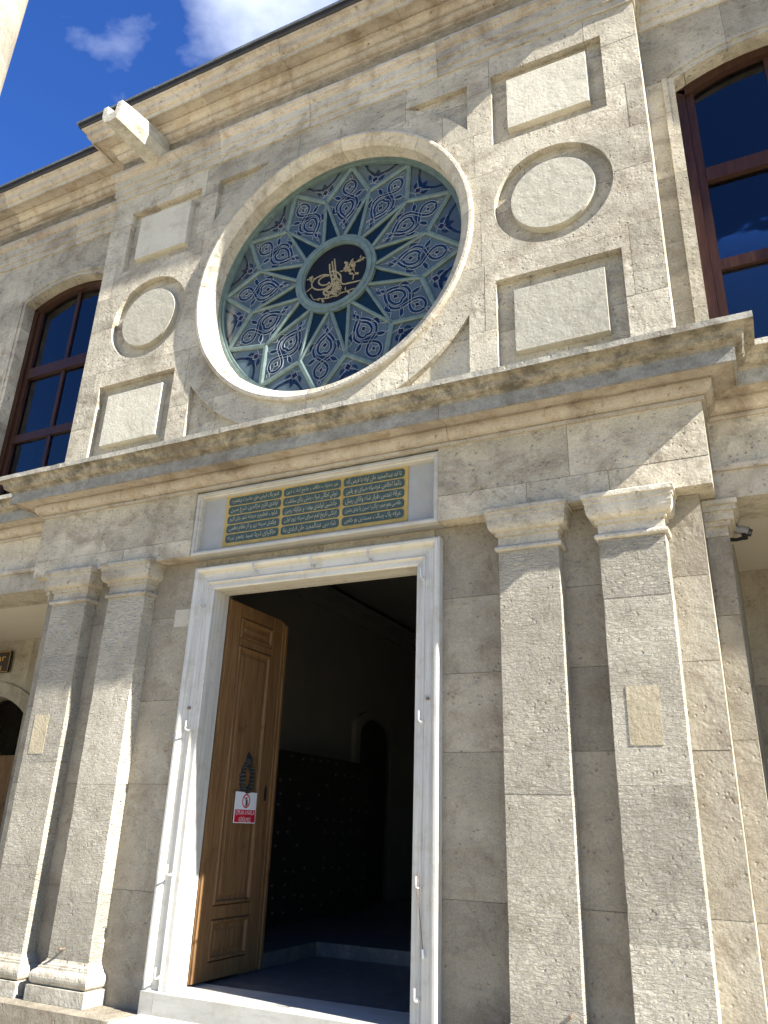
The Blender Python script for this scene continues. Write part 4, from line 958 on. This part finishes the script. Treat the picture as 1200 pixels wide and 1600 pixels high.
def disc_ring(r0, r1, e, n=40):
    V, F = [], []
    for i in range(n):
        a = 2*math.pi*i/n
        V += [(SX+e, cy_+r0*math.cos(a), cz_+r0*math.sin(a)), (SX+e, cy_+r1*math.cos(a), cz_+r1*math.sin(a)), (SX+0.003, cy_+r1*math.cos(a), cz_+r1*math.sin(a)), (SX+0.003, cy_+r0*math.cos(a), cz_+r0*math.sin(a))]
    for i in range(n):
        k = (i+1) % n
        for j in range(4): F.append((i*4+j, i*4+(j+1) % 4, k*4+(j+1) % 4, k*4+j))
    return V, F
mk('prohibition_ring', *disc_ring(0.048, 0.06, 0.0052), MT['red'], ws)
mk('pictogram', *join([tube([(SX+0.0046, cy_, cz_-0.035), (SX+0.0046, cy_+0.003, cz_-0.01), (SX+0.0046, cy_, cz_+0.012)], [0.007, 0.010, 0.012], 8), tube([(SX+0.0046, cy_-0.006, cz_-0.04), (SX+0.0046, cy_+0.014, cz_-0.037)], 0.006, 6), tube([(SX+0.0046, cy_, cz_+0.018), (SX+0.0046, cy_, cz_+0.03)], 0.009, 8)]), MT['ink'], ws)
a_ = D(45); dy, dz = 0.05*math.cos(a_), 0.05*math.sin(a_); t_ = 0.004
mk('prohibition_bar', *tube([(SX+0.0058, cy_-dy, cz_+dz), (SX+0.0058, cy_+dy, cz_-dz)], 0.004, 6), MT['red'], ws)
# ------------------------------------------------------------------ sign in the porch
ps = box('porch_sign', (-7.05, -6.155, 2.05, 2.075, 3.035, 3.335), MT['brown'], None, origin=(-6.6, 2.1, 3.035))
tag(ps, 'small dark brown sign with gold lettering in the shaded porch left of the doorway', 'sign')
box('sign_bracket', (-6.7, -6.5, 2.07, 2.125, 3.1, 3.25), MT['brown'], ps)
for body, cz, wmax, cx in (('Hanımlar', 3.245, 0.70, -6.60), ('Kısmı', 3.115, 0.44, -6.52)):
    V, F = fit_text(body, wmax, 0.095, True); mk('lettering', [(cx+x, 2.0495-z*0.03, cz+y) for x, y, z in V], F, MT['goldtxt'], ps)
fr_ = ringmesh(0, 0, 0, 0, 4)
mk('sign_border', *boxes((-7.04, -6.165, 2.047, 2.051, 3.042, 3.048), (-7.04, -6.165, 2.047, 2.051, 3.322, 3.328), (-6.171, -6.165, 2.047, 2.051, 3.0485, 3.3215), (-7.04, -7.034, 2.047, 2.051, 3.0485, 3.3215)), MT['goldtxt'], ps)
# ------------------------------------------------------------------ security camera under the right wing
CB = Vector((3.36, 0.42, 3.30))
sc_ = bpy.data.objects.new('security_camera', None); link(sc_, None, CB); tag(sc_, 'small grey security camera with black face beside the right wing capital', 'security camera')
ax = Vector((0.80, 0.10, -0.32)).normalized()
p0 = Vector((3.335, 0.42, 3.315)); p1 = p0+ax*0.085; p2 = p1+ax*0.03
mk('camera_body', *tube([p0-ax*0.005, p0, p1], [0.024, 0.03, 0.03], 16), MT['camw'], sc_)
mk('sun_shield', *tube([p0+ax*0.03+Vector((0, 0, 0.008)), p1+ax*0.004+Vector((0, 0, 0.006))], 0.032, 16), MT['camw'], sc_)
mk('camera_face', *tube([p1, p2], [0.031, 0.026], 16), MT['camb'], sc_)
q0 = p0+ax*0.06+Vector((0, 0, -0.03))
mk('mounting_arm', *join([tube([q0+Vector((0, 0, 0.01)), q0+Vector((0.0, -0.01, -0.03))], 0.022, 12), tube([q0+Vector((0, 0, -0.02)), q0+Vector((-0.06, 0.03, -0.02)), q0+Vector((-0.11, 0.04, -0.01))], 0.014, 8)]), MT['camb'], sc_)
# ------------------------------------------------------------------ shoe cabinet inside
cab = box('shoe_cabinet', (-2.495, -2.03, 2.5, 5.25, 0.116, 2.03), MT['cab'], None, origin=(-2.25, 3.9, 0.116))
tag(cab, 'tall dark wooden shoe cabinet with rows of lockers inside the dim vestibule', 'cabinet')
me_d = me_p = None
for i in range(12):
    for j in range(13):
        y0 = 2.52+i*0.2255; z0 = 0.16+j*0.143
        if me_d is None:
            V, F = boxes((-2.029, -2.015, 0.004, 0.221, 0.004, 0.138)); me_d = bpy.data.meshes.new('locker_door'); me_d.from_pydata(V, [], F); me_d.materials.append(MT['cab'])
            V, F = boxes((-2.0148, -2.012, 0.095, 0.130, 0.085, 0.108)); me_p = bpy.data.meshes.new('number_plate'); me_p.from_pydata(V, [], F); me_p.materials.append(MT['plate'])
        o = bpy.data.objects.new('locker_door', me_d); COL.objects.link(o); o.parent = cab; o.location = Vector((0, y0, z0))-WL[cab]; WL[o] = Vector((0, y0, z0))
        if rnd.random() < 0.55: p = bpy.data.objects.new('number_plate', me_p); COL.objects.link(p); p.parent = o; p.location = (0, rnd.uniform(-0.03, 0.03), rnd.uniform(-0.02, 0.015))
# ------------------------------------------------------------------ minaret
MC = (-14.86, 3.0); MR = 1.30
mina = bpy.data.objects.new('minaret', None); link(mina, None, (MC[0], MC[1], -0.33)); tag(mina, 'tall round sunlit stone minaret shaft at the upper left', 'minaret')
def drum(z0, z1, r0, r1, n=64):
    V = [(MC[0]+r0*math.cos(2*math.pi*i/n), MC[1]+r0*math.sin(2*math.pi*i/n), z0) for i in range(n)]+[(MC[0]+r1*math.cos(2*math.pi*i/n), MC[1]+r1*math.sin(2*math.pi*i/n), z1) for i in range(n)]
    return V, [(i, (i+1) % n, (i+1) % n+n, i+n) for i in range(n)]+[tuple(range(n-1, -1, -1)), tuple(range(n, 2*n))]
sh = mk('shaft', *drum(-0.33, 27.0, MR-0.012, MR-0.012), MT['mortar'], mina)
z = 2.0
mk('shaft_drum', *drum(-0.33, 1.995, MR+0.3, MR+0.3), MT['mina'], sh)
while z < 26.0: mk('shaft_drum', *drum(z, z+0.655, MR, MR), MT['mina'], sh, smooth=True); z += 0.66
bal = mk('balcony', *join([drum(26.70, 26.90, MR+0.12, MR+0.25), drum(26.90, 27.25, MR+0.35, MR+0.55), drum(27.25, 28.25, MR+0.7, MR+0.7)]), MT['mina'], mina)
mk('upper_shaft', *drum(28.25, 34.60, MR-0.2, MR-0.25), MT['mina'], mina); mk('cone_roof', *drum(34.60, 39.60, MR-0.1, 0.05), MT['leadroof'], mina)
